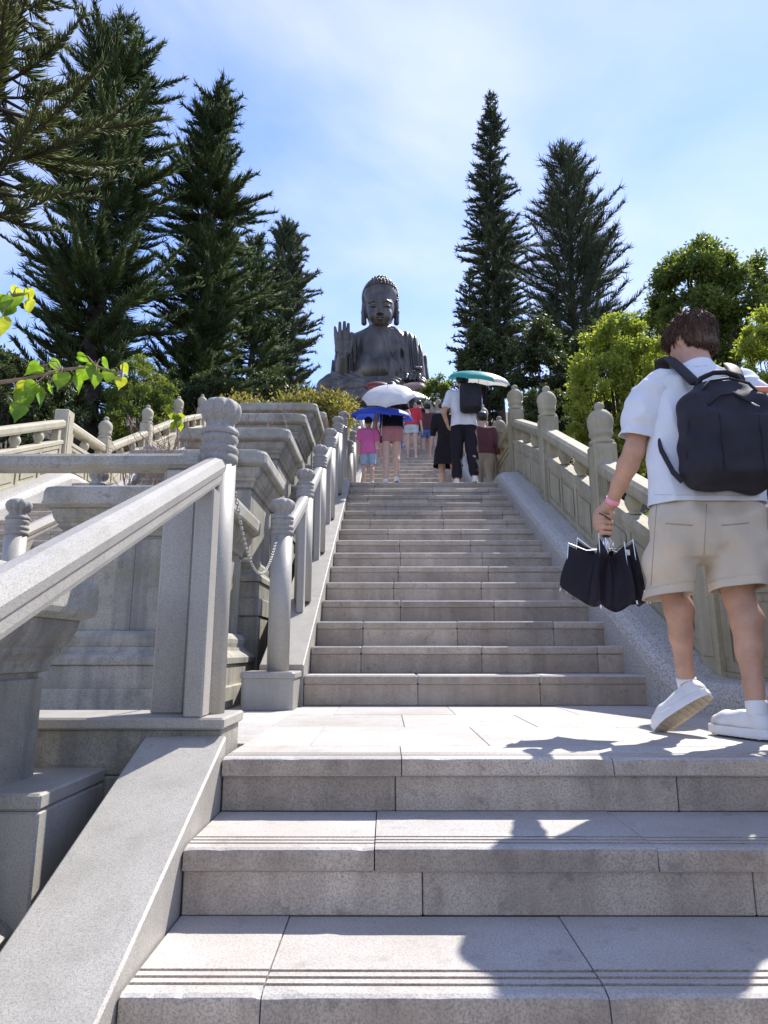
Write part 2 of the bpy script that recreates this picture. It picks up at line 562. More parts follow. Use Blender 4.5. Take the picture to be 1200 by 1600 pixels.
# ---------------------------------------------------------------- solid shapes from distance fields
class SDF:
    def __init__(self, lo, hi, h):
        self.lo = np.array(lo, float)
        self.h = h
        self.n = np.ceil((np.array(hi, float) - self.lo) / h).astype(int) + 1
        self.ax = [self.lo[i] + np.arange(self.n[i]) * h for i in range(3)]
        self.d = np.full(self.n, 1e3, np.float32)

    def region(self, lo, hi):
        s = []
        for i in range(3):
            a = int(max(0, math.floor((lo[i] - self.lo[i]) / self.h)))
            b = int(min(self.n[i], math.ceil((hi[i] - self.lo[i]) / self.h) + 1))
            if b <= a:
                return None
            s.append(slice(a, b))
        g = np.meshgrid(self.ax[0][s[0]], self.ax[1][s[1]], self.ax[2][s[2]], indexing='ij', sparse=True)
        return tuple(s), g

    def _put(self, s, v, k, sub):
        d = self.d[s]
        if sub:
            v = -v
            if k:
                hh = np.clip(0.5 + 0.5 * (v - d) / k, 0, 1)
                self.d[s] = d * (1 - hh) + v * hh + k * hh * (1 - hh)
            else:
                self.d[s] = np.maximum(d, v)
        elif k:
            hh = np.clip(0.5 + 0.5 * (d - v) / k, 0, 1)
            self.d[s] = d * (1 - hh) + v * hh - k * hh * (1 - hh)
        else:
            self.d[s] = np.minimum(d, v)

    def cap(self, a, ra, b, rb, k=0.0, sub=False, warp=None):
        a, b = np.array(a, float), np.array(b, float)
        m = max(ra, rb) + 4 * self.h + k
        q = self.region(np.minimum(a, b) - m, np.maximum(a, b) + m)
        if q is None: return self
        s, (X, Y, Z) = q
        ab = b - a
        l2 = max((ab * ab).sum(), 1e-12)
        t = np.clip(((X - a[0]) * ab[0] + (Y - a[1]) * ab[1] + (Z - a[2]) * ab[2]) / l2, 0, 1)
        dd = np.sqrt((X - a[0] - t * ab[0]) ** 2 + (Y - a[1] - t * ab[1]) ** 2 + (Z - a[2] - t * ab[2]) ** 2)
        v = dd - (ra + (rb - ra) * t)
        if warp is not None: v = v - warp(X, Y, Z)
        self._put(s, v, k, sub)
        return self

    def chain(self, pts, k=0.0, sub=False, warp=None):
        """pts: (x, y, z, r) ..."""
        for p, q in zip(pts[:-1], pts[1:]):
            self.cap(p[:3], p[3], q[:3], q[3], k, sub, warp)
        return self

    def ell(self, c, r, k=0.0, rot=None, sub=False, warp=None):
        c, r = np.array(c, float), np.array(r, float)
        m = max(r) + 4 * self.h + k
        q = self.region(c - m, c + m)
        if q is None: return self
        s, (X, Y, Z) = q
        x, y, z = X - c[0], Y - c[1], Z - c[2]
        if rot is not None:
            M = np.array(rot)          # rows: local axes
            x, y, z = (M[i][0] * x + M[i][1] * y + M[i][2] * z for i in range(3))
        k0 = np.sqrt((x / r[0]) ** 2 + (y / r[1]) ** 2 + (z / r[2]) ** 2)
        k1 = np.sqrt((x / r[0] ** 2) ** 2 + (y / r[1] ** 2) ** 2 + (z / r[2] ** 2) ** 2) + 1e-9
        v = k0 * (k0 - 1) / k1
        if warp is not None: v = v - warp(X, Y, Z)
        self._put(s, v, k, sub)
        return self

    def box(self, c, hs, rr=0.0, k=0.0, rot=None, sub=False, warp=None):
        c, hs = np.array(c, float), np.array(hs, float)
        m = np.linalg.norm(hs) + 4 * self.h + k
        q = self.region(c - m, c + m)
        if q is None: return self
        s, (X, Y, Z) = q
        x, y, z = X - c[0], Y - c[1], Z - c[2]
        if rot is not None:
            M = np.array(rot)
            x, y, z = (M[i][0] * x + M[i][1] * y + M[i][2] * z for i in range(3))
        qx, qy, qz = np.abs(x) - hs[0] + rr, np.abs(y) - hs[1] + rr, np.abs(z) - hs[2] + rr
        v = np.sqrt(np.maximum(qx, 0) ** 2 + np.maximum(qy, 0) ** 2 + np.maximum(qz, 0) ** 2) + \
            np.minimum(np.maximum(qx, np.maximum(qy, qz)), 0) - rr
        if warp is not None: v = v - warp(X, Y, Z)
        self._put(s, v, k, sub)
        return self

    def stack(self, secs, ax=(1.0, 0.0), k=0.0, warp=None):
        """upright stadium-shaped sections (x, y, z, half width, radius) from the bottom up, blended into one trunk"""
        S_ = np.array(secs, float)
        m = (S_[:, 3] + S_[:, 4]).max() + 4 * self.h + k
        q = self.region((S_[:, 0].min() - m, S_[:, 1].min() - m, S_[0, 2] - k - 4 * self.h), (S_[:, 0].max() + m, S_[:, 1].max() + m, S_[-1, 2] + k + 4 * self.h))
        if q is None: return self
        s, (X, Y, Z) = q
        cx, cy, hw, rr = (np.interp(Z, S_[:, 2], S_[:, i]) for i in (0, 1, 3, 4))
        u = (X - cx) * ax[0] + (Y - cy) * ax[1]
        w = -(X - cx) * ax[1] + (Y - cy) * ax[0]
        v = np.sqrt(np.maximum(np.abs(u) - hw, 0) ** 2 + w ** 2) - rr
        if warp is not None: v = v - warp(X, Y, Z)
        v = np.maximum(v, np.maximum(S_[0, 2] - Z, Z - S_[-1, 2]))
        self._put(s, v, k, False)
        return self

    def mesh(self, smooth=1):
        d = self.d.copy()
        d[0], d[-1] = 1, 1
        d[:, 0], d[:, -1] = 1, 1
        d[:, :, 0], d[:, :, -1] = 1, 1
        ins = d < 0
        nx, ny, nz = np.array(d.shape) - 1
        cnt = np.zeros((nx, ny, nz), np.int8)
        for i in (0, 1):
            for j in (0, 1):
                for k in (0, 1):
                    cnt += ins[i:nx + i, j:ny + j, k:nz + k]
        act = (cnt > 0) & (cnt < 8)
        cells = np.argwhere(act)
        idx = np.full((nx, ny, nz), -1, np.int32)
        idx[act] = np.arange(len(cells))
        acc = np.zeros((len(cells), 3))
        num = np.zeros(len(cells))
        for a in range(3):
            o1, o2 = (a + 1) % 3, (a + 2) % 3
            for p in (0, 1):
                for q in (0, 1):
                    off = [0, 0, 0]
                    off[o1], off[o2] = p, q
                    c0 = cells + off
                    e = [0, 0, 0]
                    e[a] = 1
                    c1 = c0 + e
                    d0 = d[c0[:, 0], c0[:, 1], c0[:, 2]]
                    d1 = d[c1[:, 0], c1[:, 1], c1[:, 2]]
                    x = (d0 < 0) != (d1 < 0)
                    t = np.where(x, d0 / np.where(x, d0 - d1, 1), 0)
                    pt = np.array(off, float)[None] + np.zeros((len(cells), 3))
                    pt[:, a] += t
                    acc += np.where(x[:, None], pt, 0)
                    num += x
        V = self.lo + (cells + acc / np.maximum(num, 1)[:, None]) * self.h
        Q = []
        for a in range(3):
            o1, o2 = (a + 1) % 3, (a + 2) % 3
            sh = [nx, ny, nz]
            s0 = [slice(1, None)] * 3
            s0[a] = slice(0, sh[a])
            s0[o1], s0[o2] = slice(1, sh[o1]), slice(1, sh[o2])
            s1 = list(s0)
            s1[a] = slice(1, sh[a] + 1)
            A, B = ins[tuple(s0)], ins[tuple(s1)]
            ch = np.argwhere(A != B)
            if not len(ch): continue
            fl = A[ch[:, 0], ch[:, 1], ch[:, 2]]
            ch = ch.copy()
            ch[:, o1] += 1
            ch[:, o2] += 1

            def cell(p, q):
                c = ch.copy()
                c[:, o1] -= p
                c[:, o2] -= q
                return idx[c[:, 0], c[:, 1], c[:, 2]]
            quad = np.stack([cell(1, 1), cell(0, 1), cell(0, 0), cell(1, 0)], 1)
            quad = np.where(fl[:, None], quad, quad[:, ::-1])
            Q.append(quad)
        Q = np.concatenate(Q)
        Q = Q[(Q >= 0).all(1)]
        for _ in range(smooth):
            s = np.zeros_like(V)
            n = np.zeros(len(V))
            for i in range(4):
                j = (i + 1) % 4
                np.add.at(s, Q[:, i], V[Q[:, j]])
                np.add.at(n, Q[:, i], 1)
                np.add.at(s, Q[:, j], V[Q[:, i]])
                np.add.at(n, Q[:, j], 1)
            V = V * 0.5 + 0.5 * s / np.maximum(n, 1)[:, None]
        return V, Q


def noisy(V, Q, amp, scale, stretch=(1, 1, 1), seed=0, crease=False):
    """pushes a surface in and out along its normals"""
    nrm = np.zeros_like(V)
    fn = np.cross(V[Q[:, 2]] - V[Q[:, 0]], V[Q[:, 3]] - V[Q[:, 1]])
    for i in range(4):
        np.add.at(nrm, Q[:, i], fn)
    nrm /= np.linalg.norm(nrm, axis=1)[:, None] + 1e-12
    k = np.array([mnoise.noise((p[0] * scale * stretch[0] + seed, p[1] * scale * stretch[1], p[2] * scale * stretch[2])) for p in V])
    if crease:                     # sharp folds instead of soft swells
        k = 0.55 - np.abs(k) * 2.4
    return V + nrm * (amp * k)[:, None]


def clip(V, Q, planes):
    """cuts a shell open: keeps the side the plane normal points away from; planes: (co, normal)"""
    bm = bmesh.new()
    vs = [bm.verts.new(v) for v in V]
    for q in Q:
        try:
            bm.faces.new([vs[i] for i in q])
        except ValueError:
            pass
    for co, no in planes:
        bmesh.ops.bisect_plane(bm, geom=bm.verts[:] + bm.edges[:] + bm.faces[:], plane_co=co, plane_no=no, clear_outer=True)
    return bm


def shell(name, bm, mat, parent, thick=0.004):
    me = bpy.data.meshes.new(name)
    bm.to_mesh(me)
    bm.free()
    me.materials.append(MATS[mat])
    me.polygons.foreach_set('use_smooth', [True] * len(me.polygons))
    o = put(name, me, parent)
    if thick:
        md = o.modifiers.new('thickness', 'SOLIDIFY')
        md.thickness = thick
        md.offset = -1
    return o

# ================================================================ THE SETTING
G, RISE, NSTEP = 0.345, 0.1725, 15              # upper flights
G2, RISE2 = 0.36, 0.1525                        # flight below the landing
Y0, PER, DZ = 4.05, 6.78, 15 * 0.1725           # first riser, length and height of one flight with its landing
NFL = 17
XL, XR = -0.49, 1.545                            # our stair
XM = -1.40                                      # middle of the planted strip; the other stair is mirrored about it


def line(y):
    """height of the nosing line along the hill"""
    if y < 2.1:
        return max(-0.4236 * (2.1 - y), -2.2)
    k = math.floor((y - 3.705) / PER)
    if k < 0:
        return 0.0
    if k >= NFL:
        return NFL * DZ
    t = (y - 3.705) - k * PER
    return k * DZ + min(t * 0.5, DZ)


def lump(x, y, s=0.15, seed=3.1):
    return mnoise.noise((x * s, y * s, seed))


def terrain(x, y):
    z = line(y) - 0.45
    if y < 2.2:
        z = max(-0.4236 * (2.2 - y), -2.4) - 0.75
    d = abs(x - XM) - 3.6
    if d > 0:
        z += min(d, 6) * 0.10 * lump(x, y) * 4 * 0.5 + min(d, 12) * 0.02
    if y > 150:
        z -= min(y - 150, 200) ** 1.05 * 0.19
    if d > 40:
        z -= (d - 40) * 0.12 if d < 400 else 43
    return max(z, -3.2)


xs = sorted(set([-2500, -1200, -600, -300, -150, -90, -60] + [i * 1.5 - 42 for i in range(57)] + [60, 90, 150, 300, 600, 1200, 2500]))
ys = sorted(set([-2500, -1000, -300, -100, -40, -20, -10] + [i * 0.75 - 6 for i in range(60)] + [40 + i * 3 for i in range(40)] +
                [170, 190, 220, 260, 320, 420, 600, 1200, 3000]))
TV = [(x, y, terrain(x, y)) for y in ys for x in xs]
nx = len(xs)
TF = [(j * nx + i, j * nx + i + 1, (j + 1) * nx + i + 1, (j + 1) * nx + i) for j in range(len(ys) - 1) for i in range(nx - 1)]
tag(mk('ground', TV, TF, 'soil', smooth=True), 'brown leaf-littered hillside soil under the trees and shrubs', 'ground', kind='structure')


# ---------------------------------------------------------------- stairs
def cuts(rng, a, b, w):
    """joints between slabs along a step"""
    p, out = a + rng.uniform(0.35, 1.0) * w, [a]
    while p < b - 0.25 * w:
        out.append(p)
        p += w * rng.uniform(0.88, 1.12)
    return out + [b]


def grooved(y0, y1, z0, z1):
    """outline of a tread slab with three slip grooves behind its rounded nose"""
    P = [(y0 + 0.004, z0), (y1, z0), (y1, z1)]
    for k in (2, 1, 0):
        c = y0 + 0.045 + k * 0.028
        P += [(c + 0.0055, z1), (c + 0.0045, z1 - 0.008), (c - 0.0045, z1 - 0.008), (c - 0.0055, z1)]
    return P + [(y0 + 0.012, z1), (y0 + 0.003, z1 - 0.004), (y0, z1 - 0.013), (y0, z0 + 0.005)]


def worn(prof, x0, x1, rng, n=16):
    """slab drawn out along x with a chipped, foot-worn front edge"""
    m = len(prof)
    y0, z1 = min(p[0] for p in prof), max(p[1] for p in prof)
    V, F = [], []
    xs_ = [x0] + [x0 + (x1 - x0) * (i + rng.uniform(-.3, .3)) / n for i in range(1, n)] + [x1]
    chip = 0.0
    for i, x in enumerate(xs_):
        wear = 0.0012 * math.sin(x * 2.1) + rng.uniform(-0.0008, 0.0008)
        chip = rng.uniform(0.002, 0.005) if rng.random() < 0.08 else 0.0
        if i in (0, n) and rng.random() < 0.5: chip = rng.uniform(0.002, 0.007)
        for (y, z) in prof:
            front = y < y0 + 0.02
            up = z > z1 - 0.016
            V.append((x, y + (chip + wear if front and up else wear * 0.5 if front else 0), z - (chip * 0.9 if front and up else 0)))
    for i in range(len(xs_) - 1):
        for k in range(m):
            j = (k + 1) % m
            F.append((i * m + k, i * m + j, (i + 1) * m + j, (i + 1) * m + k))
    F.append(tuple(range(m - 1, -1, -1)))
    F.append(tuple(range((len(xs_) - 1) * m, len(xs_) * m)))
    return V, F


def core(parent, x0, x1, steps, back):
    """the concrete under the slabs; steps: (nose y, top z) from the bottom up"""
    P = []
    z = steps[0][1] - (steps[1][1] - steps[0][1]) - 0.3
    P.append((steps[0][0] + 0.03, z))
    last = None
    for y, t in steps:
        P.append((y + 0.03, (last if last is not None else z)))
        P.append((y + 0.03, t - 0.03))
        last = t - 0.03
    P.append((back, last))
    P.append((back, last - 0.6))
    V, F = extrude_x(P[::-1][::-1], x0, x1)
    mk('concrete_core', V, F, 'groove_dirt', parent)


def flight(parent, x0, x1, y0, z0, n, g, r, rng, style, width=0.66, last_depth=None):
    steps = []
    for i in range(n):
        y, t = y0 + i * g, z0 + (i + 1) * r
        steps.append((y, t))
        dep = g if i < n - 1 else (last_depth or g)
        th = 0.052
        cj = cuts(rng, x0, x1, width)
        for a, b in zip(cj[:-1], cj[1:]):
            jz, jy = rng.uniform(-0.0015, 0.0015), rng.uniform(-0.002, 0.002)
            if style == 'grooved':
                V, F = (worn if i > 8 else lambda p, q, w, g_: extrude_x(p, q, w))(grooved(y - 0.012 + jy, y + dep + 0.004, t - th, t + jz), a + 0.0015, b - 0.0015, rng)
            else:
                V, F = cbox(a + 0.0012, b - 0.0012, y - 0.008 + jy, y + dep + 0.002, t - th, t + jz, 0.0085)
            me = mesh('tread_slab', V, F, 'tread_granite')
            me.materials.append(MATS['riser_granite'])     # the nose is as grimy as the riser below it
            for p in me.polygons:
                if p.normal.y < -0.8:
                    p.material_index = 1
            put('tread_slab', me, parent)
        cj = cuts(rng, x0, x1, width * 1.25) if style == 'grooved' else cj
        for a, b in zip(cj[:-1], cj[1:]):
            jy = rng.uniform(-0.002, 0.002)
            V, F = cbox(a + 0.0012, b - 0.0012, y + 0.003 + jy, y + 0.05, t - r + 0.001, t - th - 0.0005, 0.003)
            mk('riser_slab', V, F, 'riser_granite', parent)
    core(parent, x0, x1, steps, y0 + n * g + 0.1)


def paving(parent, x0, x1, y0, y1, z, rng, w=0.62, th=0.06, mat='tread_granite'):
    rows = max(1, round((y1 - y0) / w))
    for j in range(rows):
        a, b = y0 + (y1 - y0) * j / rows, y0 + (y1 - y0) * (j + 1) / rows
        cj = cuts(rng, x0, x1, w)
        for c, d in zip(cj[:-1], cj[1:]):
            V, F = cbox(c + 0.0012, d - 0.0012, a + 0.0012, b - 0.0012, z - th, z + rng.uniform(-0.001, 0.001), 0.002)
            mk('paving_slab', V, F, mat, parent)


def joined_flights(name, parent, x0, x1, ks, mat='riser_granite'):
    """far flights, too small to tell their slabs apart: one solid of steps"""
    m = MB()
    for k in ks:
        P = [(Y0 + k * PER - 0.3, k * DZ - 0.5)]
        P.append((Y0 + k * PER, k * DZ - 0.5))
        for i in range(NSTEP):
            y = Y0 + k * PER + i * G
            P.append((y, k * DZ + (i + 1) * RISE - 0.002))
            P.append((y + G, k * DZ + (i + 1) * RISE))
        P[-1] = (Y0 + (k + 1) * PER - 0.01, (k + 1) * DZ)
        P.append((Y0 + (k + 1) * PER - 0.01, (k + 1) * DZ - 0.6))
        Q = [P[0]]
        z = k * DZ
        Q = [(Y0 + k * PER, k * DZ - 0.5), (Y0 + (k + 1) * PER - 0.01, (k + 1) * DZ - 0.6), (Y0 + (k + 1) * PER - 0.01, (k + 1) * DZ)]
        for i in range(NSTEP - 1, -1, -1):
            y = Y0 + k * PER + i * G
            Q.append((y + 0.012, k * DZ + (i + 1) * RISE))
            Q.append((y, k * DZ + (i + 1) * RISE - 0.012))
            if i: Q.append((y, k * DZ + i * RISE))
        m.add(*extrude_x(Q, x0, x1))
    return m.build(name, mat, parent)


rng = random.Random(7)
stair = empty('stairway', (0.5, Y0, 0))
tag(stair, 'grey granite stairway climbing straight ahead', 'stairs', kind='structure')
flight(stair, XL, 2.05, 2.10 - 12 * G2, -13 * RISE2, 13, G2, RISE2, rng, 'grooved', 0.7, 0.24)
paving(stair, XL, 1.76, 2.345, 4.05, 0.0, rng)
paving(stair, -2.3, XL - 0.002, 2.42, 4.4, -0.002, rng)
flight(stair, XL, XR, Y0, 0.0, NSTEP, G, RISE, rng, 'plain', 0.72)
paving(stair, XL, XR, Y0 + NSTEP * G, Y0 + PER, DZ, rng)
joined_flights('far_steps', stair, XL, XR, range(1, NFL))
mk('lower_landing', *cbox(-6, 4, -5, 2.10 - 12 * G2 + 0.02, -2.4, -13 * RISE2, 0.01), 'tread_granite', stair)
mk('landing_bed', *cbox(-2.3, 1.9, 2.2, 4.2, -0.4, -0.065, 0.0), 'groove_dirt', stair)

stair2 = empty('stairway', (2 * XM - 0.5, Y0, 0))
tag(stair2, 'second granite stairway beyond the planters at left', 'stairs', kind='structure')
rng = random.Random(12)
flight(stair2, 2 * XM - XR, 2 * XM - XL, Y0, 0.0, NSTEP, G, RISE, rng, 'plain', 1.0)
joined_flights('far_steps', stair2, 2 * XM - XR, 2 * XM - XL, range(1, NFL))
paving(stair2, 2 * XM - XR, 2 * XM - XL, Y0 + NSTEP * G, Y0 + PER, DZ, rng, 1.0)
mk('landing_floor', *cbox(2 * XM - 1.9, -2.302, 2.1, 4.06, -0.3, -0.002, 0.004), 'tread_granite', stair2)
lowst = MB()
for i in range(12):
    lowst.add(*cbox(2 * XM - 2.05, 2 * XM - XL, 2.10 - (i + 1) * G2, 2.10 - i * G2 + 0.02, -2.3, -(i + 1) * RISE2, 0.004))
lowst.build('lower_steps', 'tread_granite', stair2)


# ---------------------------------------------------------------- smooth kerbs along the outer side of each stair
def kerb(flip):
    path = []
    y = -2.3
    prof = [(-0.02, -0.55), (-0.02, 0.08), (-0.005, 0.125), (0.035, 0.155), (0.09, 0.168), (0.40, 0.175), (0.40, -0.55)]
    prof = [(x, z) for x, z in prof][::-1]
    pts = []
    for k in range(0, NFL):
        b = k * PER
        for (yy, dz) in ((3.50, 0), (3.62, 0.004), (3.705, 0.02), (3.80, 0.062), (3.95, 0.13), (8.70, 2.49), (8.80, 2.535), (8.90, 2.57), (9.05, 2.588), (9.3, 2.5875)):
            pts.append((yy + b, k * DZ + dz))
    pts = [(2.1, 0.0), (3.0, 0.0)] + pts
    lx = XR
    n = len(prof)
    V, F = [], []
    for y, z in pts:
        off = max(0.0, 3.85 - y) * 0.22 if y < 3.85 else 0.0
        off = min(off, 0.26)
        for px, pz in prof:
            x = lx + px + off
            V.append((x if not flip else 2 * XM - x, y, z + pz))
    for i in range(len(pts) - 1):
        for k in range(n):
            j = (k + 1) % n
            q = (i * n + k, i * n + j, (i + 1) * n + j, (i + 1) * n + k)
            F.append(q if flip else q[::-1])
    F.append(tuple(range(n)))
    o = mk('kerb', V, F, 'terrazzo', smooth=False)
    return o


tag(kerb(False), 'black and white speckled terrazzo kerb beside the main stair', 'kerb', kind='structure')
tag(kerb(True), 'pale terrazzo kerb beside the far left stair', 'kerb', kind='structure')


# ---------------------------------------------------------------- stone balustrades
def stone_post_mesh(mat):
    m = MB()
    m.add(*cbox(-0.1, 0.1, -0.1, 0.1, -0.3, 0.98, 0.012))
    for s in (-1, 1):      # raised fillets on the faces
        m.add(*cbox(-0.06, 0.06, s * 0.1 - 0.008, s * 0.1 + 0.008, 0.1, 0.9, 0.006))
        m.add(*cbox(s * 0.1 - 0.008, s * 0.1 + 0.008, -0.06, 0.06, 0.1, 0.9, 0.006))
    return mesh('post', m.v, m.f, mat)


def finial_mesh(mat):
    prof = [(0.095, 0.98), (0.108, 0.985), (0.108, 1.01), (0.088, 1.025), (0.086, 1.05), (0.104, 1.065), (0.104, 1.085), (0.094, 1.10),
            (0.106, 1.14), (0.112, 1.185), (0.108, 1.225), (0.09, 1.262), (0.062, 1.29), (0.04, 1.302), (0.036, 1.312), (0.044, 1.325),
            (0.045, 1.342), (0.034, 1.362), (0.012, 1.374)]
    V, F = lathe(prof, 16, lambda t, z, r: r * (1 + 0.035 * abs(math.cos(4 * t)) * (1.09 < z < 1.25)))
    return mesh('finial', V, F, mat, True)


def vase_mesh(mat):
    V, F = lathe([(0.05, 0), (0.052, 0.012), (0.038, 0.025), (0.05, 0.045), (0.066, 0.085), (0.07, 0.11), (0.06, 0.145), (0.045, 0.165),
                  (0.055, 0.18), (0.055, 0.2)], 12)
    return mesh('vase', V, F, mat, True)


def balustrade(name, label, x, mat, nfl, inner, bare=()):
    """inner: +1 when the stair lies towards +x of it"""
    posts = []
    for k in range(nfl):
        posts += [3.75 + k * PER, 5.55 + k * PER, 7.35 + k * PER, 9.15 + k * PER]
    posts = [0.0, 1.9] + posts
    root = empty(name, (x, posts[0], line(posts[0])))
    tag(root, label, 'balustrade')
    pm, fm, vm = stone_post_mesh(mat), finial_mesh(mat), vase_mesh(mat)
    base = 0.16
    for i, y in enumerate(posts):
        z = line(y) + base
        o = put('post', pm, root, (x, y, z))
        if i not in bare:
            put('finial', fm, o)
    for i, (a, b) in enumerate(zip(posts[:-1], posts[1:])):
        za, zb = line(a) + base, line(b) + base
        ya, yb = a + 0.1, b - 0.1
        if line(a) != line(b) and abs((zb - za) / (b - a) - 0.5) > 0.06 and a > 2:
            pass
        sl = (zb - za) / (b - a)
        za += sl * 0.1

        def P(s, z):
            return (ya + s, za + sl * s + z)
        Lb = yb - ya
        # rail: rounded bar
        prof = [(-0.075, 0.74), (0.075, 0.74), (0.085, 0.77), (0.085, 0.83), (0.06, 0.862), (-0.06, 0.862), (-0.085, 0.83), (-0.085, 0.77)]
        V, F = sweep_y(prof, [P(-0.005, 0), P(Lb + 0.005, 0)], x)
        mk('handrail', V, F, mat, root)
        # panel body with a coping
        V, F = sweep_y([(-0.055, -0.30), (0.055, -0.30), (0.055, 0.50), (-0.055, 0.50)], [P(-0.005, 0), P(Lb + 0.005, 0)], x)
        pn = mk('panel', V, F, mat, root)
        V, F = sweep_y([(-0.08, 0.50), (0.08, 0.50), (0.08, 0.545), (0.06, 0.56), (-0.06, 0.56), (-0.08, 0.545)],
                       [P(-0.005, 0), P(Lb + 0.005, 0)], x)
        mk('coping', V, F, mat, pn)
        V, F = sweep_y([(-0.075, -0.08), (0.075, -0.08), (0.075, 0.03), (-0.075, 0.03)], [P(-0.005, 0), P(Lb + 0.005, 0)], x)
        mk('plinth', V, F, mat, pn)
        # raised frames on both faces: three sunken fields
        if a < 30:
            nf = 3 if Lb > 1.4 else 2
            for s in (-1, 1):
                m = MB()
                xs0, xs1 = sorted((x + s * 0.0551, x + s * 0.069))
                gaps = [0.06 + (Lb - 0.12) * q / nf for q in range(nf + 1)]
                for c in gaps:
                    V, F = cbox(xs0, xs1, ya + c - 0.028, ya + c + 0.028, za + 0.03, za + 0.5, 0.005, sl, ya)
                    m.add(V, F)
                for (z0, z1) in ((0.03, 0.085), (0.435, 0.5)):
                    for c, d in zip(gaps[:-1], gaps[1:]):
                        m.add(*cbox(xs0, xs1, ya + c + 0.028, ya + d - 0.028, za + z0, za + z1, 0.005, sl, ya))
                for c, d in zip(gaps[:-1], gaps[1:]):
                    m.add(*cbox(xs0 + 0.004 if s > 0 else xs0, xs1 if s > 0 else xs1 - 0.004, ya + c + 0.075, ya + d - 0.075, za + 0.13, za + 0.39, 0.01, sl, ya))
                m.build('panel_frame', mat, pn)
        # end blocks and vases under the rail
        for c0, c1 in ((0.0, 0.12), (Lb - 0.12, Lb)):
            V, F = sweep_y([(-0.05, 0.55), (0.05, 0.55), (0.05, 0.745), (-0.05, 0.745)], [P(c0, 0), P(c1, 0)], x)
            mk('rail_block', V, F, mat, root)
        for q in ((1 / 3, 2 / 3) if Lb > 1.4 else (0.5,)):
            yy, zz = P(Lb * q, 0.55)
            put('vase', vm, root, (x, yy, zz))
    return root


XB = 1.87
balustrade('stone_balustrade', 'mossy grey stone balustrade with carved posts along the right side of the stair', XB, 'old_stone', 6, -1)
balustrade('stone_balustrade', 'cream sunlit stone balustrade across the planters at far left', 2 * XM - XB, 'old_stone_sunlit', 6, 1, bare=(5,))


# ---------------------------------------------------------------- round granite posts with lotus heads
def lotus_meshes():
    sh = [(0.062, 0.0), (0.062, 0.855)]
    shaft = mesh('post', *lathe(sh, 12, lambda t, z, r: r * (1 + 0.02 * math.cos(4 * t))), 'granite', True)
    col = mesh('collar', *lathe([(0.06, 0.855), (0.067, 0.86), (0.067, 0.882), (0.06, 0.886), (0.064, 0.892), (0.069, 0.903), (0.064, 0.914),
                                 (0.056, 0.918), (0.062, 0.93), (0.067, 0.945), (0.061, 0.958), (0.05, 0.962)], 28), 'lotus_stone', True)

    def petals(t, z, r):
        k = (z - 0.96) / 0.15
        return r * (1 + 0.16 * (abs(math.cos(4.5 * t)) ** 0.6 - 0.75) * min(1, max(0.2, k * 5)) * (1 if k < 0.8 else 0.8))
    prof = [(0.048, 0.956), (0.064, 0.958), (0.068, 0.968), (0.062, 0.98), (0.05, 0.99), (0.048, 1.0), (0.052, 1.012), (0.062, 1.022), (0.069, 1.04),
            (0.071, 1.058), (0.066, 1.075), (0.054, 1.088), (0.036, 1.096), (0.012, 1.099)]
    head = mesh('lotus_head', *lathe(prof, 54, petals), 'lotus_stone', True)
    return shaft, col, head


LOTUS = lotus_meshes()


def lotus_post(root, loc, sc=(1, 1, 1)):
    o = put('post', LOTUS[0], root, loc, scale=sc)
    put('collar', LOTUS[1], o)
    put('lotus_head', LOTUS[2], o)
    return o


RAIL = [(-0.026, 0.0), (0.026, 0.0), (0.03, 0.012), (0.03, 0.034), (0.036, 0.04), (0.04, 0.062), (0.03, 0.088), (0.012, 0.097),
        (-0.012, 0.097), (-0.03, 0.088), (-0.04, 0.062), (-0.036, 0.04), (-0.03, 0.034), (-0.03, 0.012)]


def railing(name, label, xs_, ys_, base, ht=1.0):
    root = empty(name, (xs_, ys_[0], base(ys_[0])))
    tag(root, label, 'railing')
    for y in ys_:
        lotus_post(root, (xs_, y, base(y)), (1, 1, ht / 1.099))
    for a, b in zip(ys_[:-1], ys_[1:]):
        za, zb = base(a), base(b)
        V, F = sweep_y(RAIL, [(a + 0.045, za + (zb - za) * 0.045 / (b - a) + 0.715), (b - 0.045, zb - (zb - za) * 0.045 / (b - a) + 0.715)], xs_)
        mk('handrail', V, F, 'granite', root)
        s = (zb - za) / (b - a)
        for (c, d) in ((b - 0.155, b - 0.064), (a + 0.064, a + 0.155)):
            zc = za + (c - a) * s
            low = min(zc, zc + s * 0.09)
            V, F = cbox(xs_ - 0.026, xs_ + 0.026, c, d, za + (c - a) * s - 0.02, za + (c - a) * s + 0.72, 0.005, s, c)
            mk('stile', V, F, 'granite', root)
    return root


def rail_base(y):
    """top of the low granite stringer that carries the railing"""
    if y < 3.95:
        return 0.20
    k = math.floor((y - 3.705) / PER)
    return line(y) + 0.075


